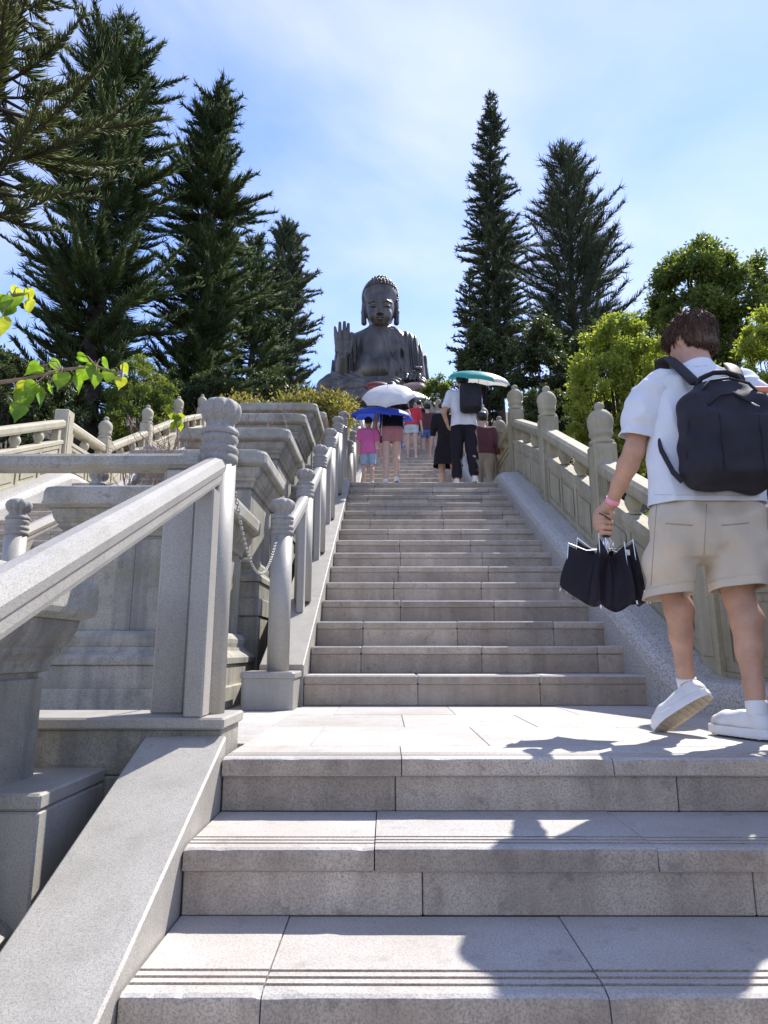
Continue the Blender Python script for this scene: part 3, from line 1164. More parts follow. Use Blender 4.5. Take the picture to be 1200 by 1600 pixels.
pys = [3.86 + 1.03 * i for i in range(6)]
for fl, xx in ((False, -0.615), (True, 2 * XM + 0.615)):
    lab = 'granite railing with lotus-head posts up the inner side of the main stair' if not fl else \
        'granite railing with lotus posts beside the second stair, behind the planters'
    railing('granite_railing', lab, xx, pys, rail_base, 1.0)
    lab = 'farther granite railing up the main stair, left of the blue umbrella' if not fl else 'farther granite railing of the second stair, half hidden by hedge'
    railing('granite_railing', lab, xx, [10.62 + 1.03 * i for i in range(6)], lambda y: line(y) + 0.1, 1.0)
    # stringer under it, in slabs
    st = empty('stringer', (xx, Y0, 0))
    tag(st, 'pale smooth granite stringer under the lotus-post railing' if not fl else 'granite stringer of the second stair', 'stringer', kind='structure')
    xa, xb = (-0.755, -0.492) if not fl else (2 * XM + 0.492, 2 * XM + 0.755)
    for k in range(0, 3):
        ya = Y0 + k * PER
        for q in range(5):
            a, b = ya + 0.003 + q * 0.97, ya + (q + 1) * 0.97 - 0.001
            za, zb = line(a) + 0.06, line(b) + 0.06
            V, F = sweep_y([(xa, -0.75), (xb, -0.75), (xb, -0.006), (xb - 0.006, 0), (xa + 0.006, 0), (xa, -0.006)], [(a, za), (b, zb)])
            mk('stringer_slab', V, F, 'granite', st)
        for q in range(2):
            a = ya + 4.852 + q * 0.97
            mk('stringer_slab', *cbox(xa, xb, a, a + 0.96, line(a + .5) - 0.5, line(a + .5) + 0.06, 0.006), 'granite', st)
    # square plinth under the first post
    mk('plinth', *rect_loft(xx - 0.185 if not fl else xx - 0.11, xx + 0.11 if not fl else xx + 0.185, 3.74, 4.05, [(0.0, 0.004), (0.165, 0.004), (0.168, -0.004), (0.192, -0.004), (0.2, 0.002)], 0.02, 3),
       'granite', st)

# newel at the landing with the rail that runs down beside the near steps, and the bar across the planted strip
XN, YN, ZN = -0.60, 2.29, 0.11
nr = empty('granite_handrail', (XN, YN, ZN))
tag(nr, 'large granite newel with lotus head, sloping handrail and level bar in the left foreground', 'railing')
lotus_post(nr, (XN, YN, ZN))
sl = 0.45
V, F = sweep_y(RAIL, [(YN - 3.6, ZN + 0.795 - 3.6 * sl), (YN - 0.045, ZN + 0.795 - 0.045 * sl)], XN)
mk('handrail', V, F, 'granite', nr)
mk('stile', *cbox(XN - 0.03, XN + 0.03, YN - 0.155, YN - 0.066, ZN, ZN + 0.735, 0.006, 0.0), 'granite', nr)
lotus_post(nr, (XN, YN - 3.65, ZN - 3.65 * sl))
mk('stile', *cbox(XN - 0.175, XN - 0.066, YN - 0.03, YN + 0.03, ZN, ZN + 0.83, 0.006), 'granite', nr)
mk('level_bar', *cbox(2 * XM - XN + 0.06, XN - 0.05, YN - 0.045, YN + 0.045, ZN + 0.831, ZN + 0.885, 0.012), 'cap_stone', nr)
lotus_post(nr, (2 * XM - XN, YN, ZN))

# slab under the newel, in a few stones, and the sloping granite cheek beside the near steps
sb = empty('newel_step', (XN, YN, 0))
tag(sb, 'low granite step and wall under the newel, left of the landing', 'step', kind='structure')
for a, b in ((-2.3, -1.42), (-1.417, -0.50)):
    mk('slab', *cbox(a, b, 2.13, 2.42, 0.075, 0.11, 0.006), 'granite', sb)
    mk('block', *cbox(a + 0.015, b - 0.012, 2.15, 2.40, -0.06, 0.0745, 0.004), 'planter_stone', sb)
for a, b in ((-2.3, -1.6), (-1.597, -1.05), (-1.047, -0.77)):
    mk('block', *cbox(a, b, 2.145, 2.40, -0.14, -0.062, 0.006), 'planter_stone', sb)
    mk('block', *cbox(a + 0.01, b - 0.01, 2.155, 2.40, -0.9, -0.142, 0.006), 'planter_stone', sb)
ck = empty('stair_cheek', (-0.62, 1.5, -0.3))
tag(ck, 'smooth pale granite cheek sloping down beside the near steps', 'kerb', kind='structure')
P = []
pts = [(2.146, 0.055), (1.0, 0.055 - 1.146 * 0.4236), (-0.2, 0.055 - 2.346 * 0.4236), (-2.3, 0.055 - 4.446 * 0.4236)]
for (a, za), (b, zb) in zip(pts[1:], pts[:-1]):
    V, F = sweep_y([(-0.745, -1.0), (-0.494, -1.0), (-0.494, -0.006), (-0.50, 0), (-0.739, 0), (-0.745, -0.006)], [(a + 0.001, za), (b - 0.001, zb)])
    mk('cheek_slab', V, F, 'granite', ck)


# ---------------------------------------------------------------- stepped stone planters between the stairs
def planter(name, label, y0, y1, top, floor, foot=True):
    x0, x1 = XM - 0.52, XM + 0.52
    root = empty(name, (XM, (y0 + y1) / 2, floor))
    tag(root, label, 'planter', 'stone planters stepping up between the two stairs')
    t = top
    V, F = rect_loft(x0, x1, y0, y1, [(t - 0.12, 0.03), (t - 0.105, 0.006), (t - 0.09, 0.0), (t - 0.03, 0.0), (t - 0.008, 0.008), (t, 0.026), (t, 0.12), (t - 0.06, 0.13)], 0.09, 5)
    mk('cap', V, F, 'cap_stone', root)
    V, F = rect_loft(x0, x1, y0, y1, [(t - 0.285, 0.13), (t - 0.27, 0.13), (t - 0.265, 0.11), (t - 0.235, 0.105), (t - 0.215, 0.085), (t - 0.20, 0.085), (t - 0.19, 0.075),
                                      (t - 0.17, 0.062), (t - 0.145, 0.055), (t - 0.121, 0.05)], 0.05, 3)
    mk('cornice', V, F, 'planter_stone', root)
    b = floor
    dz = b + 0.42
    # die of upright slabs
    for (xa, xb, ya, yb, n, ax) in ((x0 + 0.12, x1 - 0.12, y0 + 0.12, y0 + 0.2, 2, 0), (x0 + 0.12, x1 - 0.12, y1 - 0.2, y1 - 0.12, 2, 0),
                                    (x1 - 0.2, x1 - 0.12, y0 + 0.2, y1 - 0.2, 1, 1), (x0 + 0.12, x0 + 0.2, y0 + 0.2, y1 - 0.2, 1, 1)):
        for q in range(n):
            if ax == 0:
                a_, b_ = xa + (xb - xa) * q / n, xa + (xb - xa) * (q + 1) / n
                mk('die_slab', *cbox(a_ + 0.0005, b_ - 0.0005, ya, yb, dz - 0.001, t - 0.284, 0.003), 'planter_stone', root)
            else:
                mk('die_slab', *cbox(xa, xb, ya + 0.0005, yb - 0.0005, dz - 0.001, t - 0.284, 0.003), 'planter_stone', root)
    mk('soil_fill', *cbox(x0 + 0.19, x1 - 0.19, y0 + 0.19, y1 - 0.19, dz, t - 0.03, 0.01), 'soil', root)
    rings = [[(b + 0.002, 0.0), (b + 0.115, 0.0), (b + 0.122, 0.006)], [(b + 0.1225, 0.022), (b + 0.235, 0.022), (b + 0.242, 0.028)],
             [(b + 0.2425, 0.01), (b + 0.275, 0.008), (b + 0.29, 0.02), (b + 0.315, 0.055), (b + 0.335, 0.06)], [(b + 0.3355, 0.07), (b + 0.36, 0.066), (b + 0.385, 0.066), (b + 0.405, 0.08), (b + 0.42, 0.095)]]
    for rg in rings:
        mk('base_course', *rect_loft(x0, x1, y0, y1, rg, 0.03, 3), 'planter_stone', root)
    mk('footing', *cbox(x0 + 0.01, x1 - 0.01, y0 + 0.01, y1 - 0.01, b - 0.8, b + 0.0, 0.01), 'planter_stone', root)
    return root


PL = [(3.55 + 1.115 * i, 1.21 + 0.553 * i) for i in range(5)]
plab = ['stone planter with streaked front right behind the level bar', 'stone planter, second up from the level bar, cap right of the newel head',
        'stone planter in the middle of the stepped row', 'fourth stone planter up, its cap below the topmost one', 'topmost visible stone planter, just below the yellow hedge']
for i, (y, t) in enumerate(PL):
    planter('stone_planter', plab[i], y, y + 1.105, t, t - 1.21)
planter('stone_planter', 'large stone planter with flaring cap cut by the left edge of the picture', 1.0, 2.115, 0.52, -0.62)
# the stones its lower part stands on
pb = empty('planter_footing', (-0.93, 1.9, -0.3))
tag(pb, 'stepped granite blocks at the bottom left beside the sloping cheek', 'block', kind='structure')
mk('block', *cbox(-1.95, -0.855, 1.75, 2.143, -0.075, -0.035, 0.006), 'granite', pb)
mk('block', *cbox(-1.95, -0.857, 1.752, 2.143, -1.0, -0.077, 0.006), 'granite', pb)
mk('block', *cbox(-1.95, -0.80, 1.05, 1.70, -1.4, -0.58, 0.01), 'planter_stone', pb)
# big planter on the upper landing that carries the hedge
hp = planter('stone_planter', 'wide planter at the upper landing under the yellow hedge', 9.2, 10.5, 3.75, 2.585)


# ---------------------------------------------------------------- chain between the newel and the first post
def chain(a, b, sag, n, r=0.016, w=0.0028):
    root = empty('chain', a)
    tag(root, 'thin steel chain hanging between the newel and the first lotus post', 'chain')
    a, b = Vector(a), Vector(b)
    pt = [a.lerp(b, t) - Vector((0, 0, sag * 4 * t * (1 - t))) for t in [i / n for i in range(n + 1)]]
    for i in range(n):
        p, q = pt[i], pt[i + 1]
        d = (q - p)
        L_ = d.length * 0.5 + 0.004
        d.normalize()
        s = d.cross(Vector((0, 0, 1))).normalized()
        if i % 2:
            s = d.cross(s).normalized()
        c = (p + q) / 2
        ring = []
        for k in range(13):
            t = 2 * PI * k / 12
            ring.append(c + d * (math.cos(t) * L_) + s * (math.sin(t) * r * 0.55))
        V, F = tube(ring, w, 5, cap=False)
        mk('link', V, F, 'chain_steel', root, True)


chain((XN + 0.06, YN + 0.02, 0.865), (-0.615 - 0.02, 3.80, 0.96), 0.25, 84, 0.0105, 0.0019)

# ================================================================ TREES AND PLANTS
def spikes(B, D, Ln, Up, rad, curl, rs):
    """many thin three-sided curved needles; all arguments are arrays"""
    n = len(B)
    D = D / (np.linalg.norm(D, axis=1)[:, None] + 1e-9)
    rnd = rs.normal(size=(n, 3))
    u = np.cross(D, rnd)
    u /= np.linalg.norm(u, axis=1)[:, None] + 1e-9
    w = np.cross(D, u)
    M = B + D * (Ln * 0.5)[:, None] + Up * (Ln * curl * 0.18)[:, None]
    T = B + D * (Ln * 0.95)[:, None] + Up * (Ln * curl * 0.62)[:, None]
    V = np.empty((n, 7, 3))
    for k in range(3):
        t = 2 * PI * k / 3
        o = u * math.cos(t) + w * math.sin(t)
        V[:, k] = B + o * (rad * 0.8)[:, None]
        V[:, 3 + k] = M + o * rad[:, None]
    V[:, 6] = T
    f = np.array([[0, 1, 4], [0, 4, 3], [1, 2, 5], [1, 5, 4], [2, 0, 3], [2, 3, 5], [3, 4, 6], [4, 5, 6], [5, 3, 6]])
    F = (np.arange(n) * 7)[:, None, None] + f[None]
    return V.reshape(-1, 3), F.reshape(-1, 3)


def conifer_meshes(H, Rad, seed, base=0.12, step=0.34, nb=6, spike=0.42, thick=0.026, lift=0.15, gap=0.062, shape='column', bare=0.12, trunk_r=0.2, droop=0.0):
    rs = np.random.RandomState(seed)
    Bs, Ds, Ls, Us, Rr = [], [], [], [], []
    tm = MB()
    lean = [(0.10 * math.sin(t * 0.9 + seed) * min(1, t * 0.2), 0.08 * math.cos(t * 0.7 + seed) * min(1, t * 0.2), t) for t in np.linspace(0, H, 14)]
    tm.add(*tube(lean, [trunk_r * (1 - 0.93 * i / 13) + 0.012 for i in range(14)], 10))
    z = H * base
    az = rs.uniform(0, 6)
    while z < H - 0.1:
        t = z / H
        if shape == 'column':
            prof = min(1.0, (1 - t) * 3.0 + 0.10) ** 0.7 * (0.80 + 0.20 * math.sin(z * 1.7 + seed))
        elif shape == 'tall':
            prof = min(1.0, (1 - t) * 1.9 + 0.06) ** 0.8 * (0.84 + 0.16 * math.sin(z * 1.7 + seed))
        elif shape == 'cone':
            prof = min(1.0, (1 - t) / (1 - base) * 1.35) ** 0.6 * (0.9 + 0.1 * math.sin(z * 2.3 + seed))
        else:
            prof = min(1.0, (1 - t) * 1.5 + 0.1) * (0.7 + 0.3 * math.sin(z * 1.3 + seed))
        for b in range(nb):
            az += 2 * PI / nb + rs.uniform(-0.35, 0.35)
            if rs.rand() < 0.08 or mnoise.noise((z * 0.75 + seed, math.cos(az) * 1.3, math.sin(az) * 1.3)) > 0.40: continue
            Lb = max(0.18, Rad * prof * rs.uniform(0.62, 1.12))
            el = lift + rs.uniform(-0.18, 0.22) + 0.55 * max(0, t - 0.75) * 4 * 0.5
            h = np.array([math.cos(az), math.sin(az), 0])
            s = np.linspace(0, 1, 6)
            sag = -0.18 * Lb * droop * np.sin(s * PI * 0.9) + (0.03 + 0.10 * rs.rand()) * Lb * s ** 2.2
            P = np.array([0, 0, z + rs.uniform(-.15, .15)]) + h[None] * (Lb * s * math.cos(el))[:, None] + np.array([0, 0, 1])[None] * (Lb * s * math.sin(el) + sag)[:, None]
            P[:, :2] += np.array([np.interp(z, [q[2] for q in lean], [q[0] for q in lean]), np.interp(z, [q[2] for q in lean], [q[1] for q in lean])])[None]
            tm.add(*tube([tuple(p) for p in P[::1]], [0.012 + 0.026 * (1 - q) * (0.5 + Lb * 0.25) for q in s], 4, cap=False))
            m = max(4, int(Lb * (1 - bare) / gap))
            q = bare + (1 - bare) * (np.arange(m) + rs.rand(m)) / m
            Q = np.stack([np.interp(q, s, P[:, i]) for i in range(3)], 1)
            T = np.stack([np.interp(np.minimum(q + .1, 1), s, P[:, i]) - np.interp(np.maximum(q - .1, 0), s, P[:, i]) for i in range(3)], 1)
            T /= np.linalg.norm(T, axis=1)[:, None] + 1e-9
            side = np.cross(T, np.array([0, 0, 1.0]))
            side /= np.linalg.norm(side, axis=1)[:, None] + 1e-9
            upv = np.cross(side, T)
            for sg in (-1, 1, 0.15):
                a = rs.uniform(-0.25, 0.5, m)
                D = T * (0.75 + 0.5 * q)[:, None] + side * (sg * (1.15 - 0.5 * q))[:, None] + upv * a[:, None] * (1.0 if abs(sg) > .5 else 1.5)
                Bs.append(Q); Ds.append(D); Us.append(upv + 0.25 * T)
                Ls.append(spike * rs.uniform(0.6, 1.15, m) * np.minimum(1, (1.25 - q)) * min(1, 0.45 + Lb * 0.4))
                Rr.append(np.full(m, thick) * rs.uniform(0.7, 1.2, m))
            # tuft at the tip
            k = 9
            D = T[-1][None] * 0.8 + rs.normal(scale=0.45, size=(k, 3)) + np.array([0, 0, -0.1])
            Bs.append(np.repeat(P[-1][None], k, 0)); Ds.append(D); Us.append(np.repeat(upv[-1][None], k, 0))
            Ls.append(spike * rs.uniform(.25, .6, k)); Rr.append(np.full(k, thick * 0.8))
        z += step * rs.uniform(0.75, 1.25)
    k = 26
    Bs.append(np.repeat(np.array([[lean[-1][0], lean[-1][1], H - 0.15]]), k, 0)); Ds.append(np.array([0, 0, 1.2])[None] + rs.normal(scale=.5, size=(k, 3)))
    Us.append(np.repeat(np.array([[0, 0, 1.0]]), k, 0)); Ls.append(rs.uniform(.25, .5, k)); Rr.append(np.full(k, thick))
    V, F = spikes(np.concatenate(Bs), np.concatenate(Ds), np.concatenate(Ls), np.concatenate(Us), np.concatenate(Rr), 0.3, rs)
    return tm, V, F


def conifer(label, loc, mat, rotz=0.0, **kw):
    tm, V, F = conifer_meshes(**kw)
    root = empty('conifer_tree', loc)
    tag(root, label, 'tree', 'tall dark conifers beside the stairs')
    put('trunk', mesh('trunk', tm.v, tm.f, 'bark', True), root, loc, rotz)
    put('crown', mesh('crown', V, F, mat), root, loc, rotz)
    return root


def ground_at(x, y, dz=-0.15):
    return Vector((x, y, terrain(x, y) + dz))


def col_at(u, v, y):
    """foot of a tree that shows at column u when its middle is at row v"""
    p = at(u, v, y)
    return ground_at(p.x, y)


def tree_h(u, v_top, y):
    p = at(u, v_top, y)
    return p.z - ground_at(p.x, y).z


# left group, near to far
b = ground_at(-6.55, 9.6)
conifer('nearest conifer, its pale feathery branches entering at the top left corner', b, 'conifer_pale', 0.4, H=13.5, Rad=3.3, seed=5, base=0.40, step=0.40, nb=6, spike=0.46, thick=0.013,
        lift=0.2, gap=0.034, shape='round', trunk_r=0.2, bare=0.25, droop=0.6)
b = col_at(165, 330, 18)
conifer('tall dark conifer at left with a thick trunk, behind the heart-shaped leaves', b, 'conifer_dark', 1.0, H=tree_h(195, 35, 18), Rad=3.0, seed=11, base=0.1, step=0.32, nb=8, spike=0.66, thick=0.0155,
        lift=0.10, gap=0.031, shape='column', trunk_r=0.36, droop=0.8, bare=0.2)
b = col_at(325, 380, 21)
conifer('tall conifer second from left, its top leaning clear of the sky', b, 'conifer_dark', 2.2, H=tree_h(352, 140, 21), Rad=2.15, seed=23, base=0.08, step=0.29, nb=8, spike=0.64, thick=0.017,
        lift=0.12, gap=0.033, shape='column', trunk_r=0.3, droop=0.6)
b = col_at(395, 470, 31)
conifer('conifer standing between the second tall one and the small far one at left', b, 'conifer_dark', 3.1, H=tree_h(400, 372, 31), Rad=2.6, seed=31, base=0.06, step=0.36, nb=7, spike=0.7, thick=0.026,
        lift=0.16, gap=0.06, shape='column', trunk_r=0.26, droop=0.4)
b = col_at(446, 480, 42)
conifer('smaller grey-green conifer farthest right of the left group, nearest the statue', b, 'conifer_grey', 0.3, H=tree_h(450, 352, 42), Rad=2.7, seed=47, base=0.04, step=0.42, nb=8, spike=0.8, thick=0.033,
        lift=0.18, gap=0.07, shape='column', trunk_r=0.26, droop=0.3)
# right pair
b = col_at(772, 380, 31)
conifer('slender column-shaped conifer, tallest right of the statue', b, 'conifer_grey', 0.8, H=tree_h(768, 146, 31), Rad=2.15, seed=53, base=0.16, step=0.38, nb=8, spike=0.66, thick=0.024,
        lift=0.08, gap=0.055, shape='tall', trunk_r=0.27, droop=0.3)
b = col_at(892, 400, 24)
conifer('broad conifer with upswept feathery sprays right of the slender one', b, 'conifer_grey', 0.2, H=tree_h(880, 226, 24), Rad=3.0, seed=61, base=0.28, step=0.36, nb=8, spike=0.8, thick=0.014,
        lift=0.34, gap=0.045, shape='cone', trunk_r=0.2, bare=0.18)
b = col_at(735, 480, 34)
conifer('short thin conifer at the left foot of the slender tall one', b, 'conifer_grey', 0.5, H=tree_h(735, 425, 34), Rad=1.5, seed=67, base=0.3, step=0.42, nb=6, spike=0.6, thick=0.034,
        lift=0.15, gap=0.08, shape='cone', trunk_r=0.16, bare=0.15)


# ---------------------------------------------------------------- broadleaf trees and shrubs
def leaves_mesh(name, C_, rad, n, size, mat, rs, droop=0.3, shellw=0.5, narrow=0.5):
    """leaf-sized folded faces gathered round lumps; C_: lump centres, rad: their radii"""
    C_, rad = np.asarray(C_), np.asarray(rad)
    w = rad ** 2 / (rad ** 2).sum()
    k = rs.choice(len(C_), n, p=w)
    d = rs.normal(size=(n, 3))
    d /= np.linalg.norm(d, axis=1)[:, None]
    r = rad[k] * (0.15 + 0.85 * rs.rand(n)) * np.where(rs.rand(n) < 0.12, 1.5, 1.0)
    P = C_[k] + d * r[:, None] * np.array([1, 1, 0.85])
    ax = d * 0.7 + rs.normal(scale=0.55, size=(n, 3)) + np.array([0, 0, -droop])
    ax /= np.linalg.norm(ax, axis=1)[:, None]
    s = np.cross(ax, d * 0.6 + rs.normal(scale=0.6, size=(n, 3)))
    s /= np.linalg.norm(s, axis=1)[:, None] + 1e-9
    nn = np.cross(ax, s)
    L_ = size * rs.uniform(0.6, 1.25, n)
    V = np.empty((n, 4, 3))
    V[:, 0] = P
    V[:, 1] = P + ax * (L_ * 0.5)[:, None] + s * (L_ * narrow * 0.5)[:, None] + nn * (L_ * 0.1)[:, None]
    V[:, 2] = P + ax * L_[:, None] - nn * (L_ * 0.12)[:, None]
    V[:, 3] = P + ax * (L_ * 0.5)[:, None] - s * (L_ * narrow * 0.5)[:, None] + nn * (L_ * 0.1)[:, None]
    F = (np.arange(n) * 4)[:, None, None] + np.array([[0, 1, 2], [0, 2, 3]])[None]
    return mesh(name, V.reshape(-1, 3), F.reshape(-1, 3), mat)


def bush(name, label, cat, base, size, n, leaf, mat, seed, lumps=16, trunk=0.05, group=None, foliage='foliage', stem='stem', low=0.15, lump=0.36, narrow=0.5):
    rs = np.random.RandomState(seed)
    base = Vector(base)
    sx, sy, sz = size
    root = empty(name, base)
    tag(root, label, cat, group)
    cs, rr = [], []
    m = MB()
    lumps = int(lumps * 3.2)
    for i in range(lumps):
        t = rs.uniform(0, 2 * PI)
        u = rs.uniform(-1, 1)
        q = math.sqrt(max(0, 1 - u * u)) * rs.uniform(0.3, 1) ** 0.6
        wob = 1 + 0.22 * math.sin(t * 3 + seed) + 0.14 * math.sin(t * 5 + u * 4)
        c = Vector((q * math.cos(t) * sx * 0.84 * wob, q * math.sin(t) * sy * 0.84 * wob, sz * (0.5 + low / 2 + u * (0.45 - low / 2)) * (1 + 0.05 * math.sin(t * 4 + seed))))
        cs.append(tuple(base + c))
        rr.append(min(sx, sy, sz * 0.6) * lump * rs.uniform(0.35, 1.0) * 0.8)
        if i % 3: continue
        mid = c * 0.5 + Vector((rs.normal(scale=.05) * sx, rs.normal(scale=.05) * sy, 0))
        mid.z = c.z * 0.55
        m.add(*tube([base + Vector((0, 0, -0.2)), base + mid * 0.45, base + mid, base + c], [trunk, trunk * .8, trunk * .5, trunk * .2], 5, cap=False))
    m.build(stem, 'bark', root)
    put(foliage, leaves_mesh(foliage, cs, rr, n, leaf, mat, rs, narrow=narrow), root)
    return root


# right side
def bush_px(name, label, cat, u0, u1, vt, y, mat, seed, n, leaf, depth=1.0, extra=1.0, **kw):
    a, b_, t = at(u0, vt, y), at(u1, vt, y), at((u0 + u1) / 2, vt, y)
    cx = (a.x + b_.x) / 2
    g = ground_at(cx, y)
    hw = (b_.x - a.x) / 2
    return bush(name, label, cat, g, (hw, hw * depth, (t.z - g.z) * extra), n, leaf, mat, seed, **kw)


bush_px('broadleaf_tree', 'round green broadleaf tree behind the head of the man with the backpack', 'tree', 970, 1200, 392, 19, 'leaf_mid', 71, 60000, 0.125, lumps=34, trunk=0.12, foliage='crown', stem='trunk', low=0.3, lump=0.27)
bush_px('leafy_shrub', 'bright yellow-green sunlit shrub behind the right balustrade', 'shrub', 860, 1045, 498, 9.3, 'leaf_bright', 72, 46000, 0.055, lumps=52, trunk=0.03, lump=0.26)
bush_px('leafy_shrub', 'bright green shrub at the right edge, beside the backpack strap', 'shrub', 1110, 1290, 490, 8.6, 'leaf_bright', 73, 30000, 0.055, lumps=30, trunk=0.03, lump=0.27)
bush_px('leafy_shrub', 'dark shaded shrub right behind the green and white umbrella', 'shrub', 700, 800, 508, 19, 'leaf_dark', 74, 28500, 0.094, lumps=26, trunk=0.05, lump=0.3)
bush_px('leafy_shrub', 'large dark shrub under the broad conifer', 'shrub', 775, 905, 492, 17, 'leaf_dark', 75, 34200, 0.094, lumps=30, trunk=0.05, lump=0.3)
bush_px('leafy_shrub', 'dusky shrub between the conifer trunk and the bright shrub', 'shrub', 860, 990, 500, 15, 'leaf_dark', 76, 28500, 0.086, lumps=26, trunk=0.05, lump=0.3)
bush_px('leafy_shrub', 'mid green shrub below the round tree, right of the bright shrub', 'shrub', 985, 1130, 520, 13, 'leaf_mid', 77, 22800, 0.079, lumps=26, trunk=0.04, lump=0.3)
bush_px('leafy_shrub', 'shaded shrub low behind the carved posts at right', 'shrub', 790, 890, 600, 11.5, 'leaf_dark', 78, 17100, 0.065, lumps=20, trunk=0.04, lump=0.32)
bush_px('leafy_shrub', 'small far green shrub just right of the statue', 'shrub', 650, 716, 588, 40, 'leaf_mid', 79, 6000, 0.2, lumps=18, trunk=0.06, lump=0.32)
bush('leafy_shrub', 'green shrub low behind the balustrade next to the man', 'shrub', ground_at(3.6, 6.2), (0.9, 1.0, 1.9), 9000, 0.08, 'leaf_mid', 80, lumps=24, trunk=0.03, lump=0.3)
# overhanging tree out at the right, whose shade dapples the lowest steps
bush('broadleaf_tree', 'tree beyond the right edge that dapples the near steps', 'tree', ground_at(4.85, 4.35), (0.85, 0.9, 5.6), 2400, 0.16, 'leaf_mid', 81, lumps=16, trunk=0.07, foliage='crown', stem='trunk', low=0.6, lump=0.5)
# left side
bush_px('leafy_shrub', 'fern-like green shrub below the tall conifers, behind the cream balustrade', 'shrub', 165, 290, 560, 14.5, 'leaf_mid', 82, 26600, 0.072, lumps=26, trunk=0.03, lump=0.3, narrow=0.3)
bush_px('leafy_shrub', 'dark shrub behind the cream balustrade at the left edge', 'shrub', -60, 120, 560, 13, 'leaf_dark', 83, 26600, 0.086, lumps=26, trunk=0.04, lump=0.3)
bush_px('leafy_shrub', 'dark undergrowth at the foot of the second tall conifer', 'shrub', 260, 380, 575, 19, 'leaf_dark', 84, 22800, 0.094, lumps=24, trunk=0.04, lump=0.3)
bush_px('leafy_shrub', 'dark green undergrowth left of the statue behind the hedge', 'shrub', 360, 500, 588, 30, 'leaf_dark', 85, 12000, 0.18, lumps=24, trunk=0.04, lump=0.3)
# hedge in the upper planter
rs = np.random.RandomState(91)
hd = empty('hedge', (XM, 10.2, 3.7))
tag(hd, 'yellow and green clipped hedge in front of the statue', 'hedge')
hc = [(XM + rs.uniform(-1.0, 0.75), rs.uniform(9.6, 11.3), rs.uniform(3.85, 4.2)) for _ in range(50)]
put('foliage', leaves_mesh('foliage', hc, [rs.uniform(0.18, 0.3) for _ in hc], 15000, 0.06, 'leaf_yellow', rs, droop=-0.2), hd)
hm = MB()
for c in hc:
    hm.add(*tube([(c[0] * 0.9 + XM * 0.1, c[1], 3.6), (c[0], c[1], c[2] + 0.1)], [0.012, 0.005], 4, cap=False))
hm.build('stem', 'twig', hd)
hm = MB()


# ---------------------------------------------------------------- bare twigs in the planters
def twig_plant(label, base, h, seed, spread=0.5, n=9, leafy_tip=None):
    r = random.Random(seed)
    root = empty('dry_shrub', base)
    tag(root, label, 'shrub', 'dry leafless shrubs in the planters')
    m = MB()
    base = Vector(base)

    def grow(p, d, L_, rad, depth):
        q = p
        pts, d2 = [p], d
        for k in range(3):
            d2 = (d2 + Vector((r.gauss(0, .22), r.gauss(0, .22), r.gauss(0.08, .15)))).normalized()
            q = q + d2 * L_ / 3
            pts.append(q)
        m.add(*tube(pts, [rad, rad * .85, rad * .7, rad * .5], 4, cap=False))
        if depth:
            for k in range(r.choice((2, 3))):
                nd = (d2 + Vector((r.gauss(0, .6), r.gauss(0, .6), r.gauss(0.1, .35)))).normalized()
                grow(pts[r.choice((1, 2, 3))], nd, L_ * r.uniform(.5, .8), rad * .6, depth - 1)
    for i in range(n):
        a = r.uniform(0, 2 * PI)
        grow(base + Vector((math.cos(a) * .06, math.sin(a) * .06, -.05)), Vector((math.cos(a) * spread, math.sin(a) * spread, 1)).normalized(), h * r.uniform(.45, .7), 0.006, 3)
    m.build('twigs', 'twig', root)
    return root


twl = ['tangle of bare brown twigs in the planter behind the level bar', 'bare twigs left of the newel head', 'dry twigs right of the newel head on the middle planter', 'far dry twigs on the fourth planter']
for i, (px, py, h) in enumerate(((-1.52, 4.15, 0.62), (-1.62, 5.15, 0.45), (-1.18, 6.2, 0.4), (-1.3, 7.4, 0.4))):
    twig_plant(twl[i], (px, py, PL[i][1] - 0.03), h, 100 + i, 0.75, 10)


# ---------------------------------------------------------------- sapling with heart-shaped leaves
def heart_mesh(mat, seed):
    r = random.Random(seed)
    out = [(0.0, 0.0), (0.14, -0.10), (0.32, -0.08), (0.45, 0.08), (0.46, 0.28), (0.36, 0.50), (0.2, 0.70), (0.08, 0.84), (0.0, 1.06)]
    V, F = [], []
    cup, tipd = r.uniform(0.12, 0.3), r.uniform(0.1, 0.45)
    for x, y in out:
        z0 = -tipd * max(0, y) ** 2
        V.append((0, y if x == 0 else max(0.0, y * 0.9), z0))
        V.append((x * 0.55, y, z0 + cup * 0.55 * abs(x)))
        V.append((x, y, z0 + cup * abs(x) * 0.6))
        V.append((-x * 0.55, y, z0 + cup * 0.55 * abs(x)))
        V.append((-x, y, z0 + cup * abs(x) * 0.6))
    for i in range(len(out) - 1):
        a, b = i * 5, (i + 1) * 5
        F += [(a, a + 1, b + 1, b), (a + 1, a + 2, b + 2, b + 1), (a + 3, a, b, b + 3), (a + 4, a + 3, b + 3, b + 4)]
    return mesh('leaf', V, F, mat, True)


HEARTS = [heart_mesh('leaf_heart', 1), heart_mesh('leaf_heart', 2), heart_mesh('leaf_heart', 3), heart_mesh('leaf_gold', 4)]


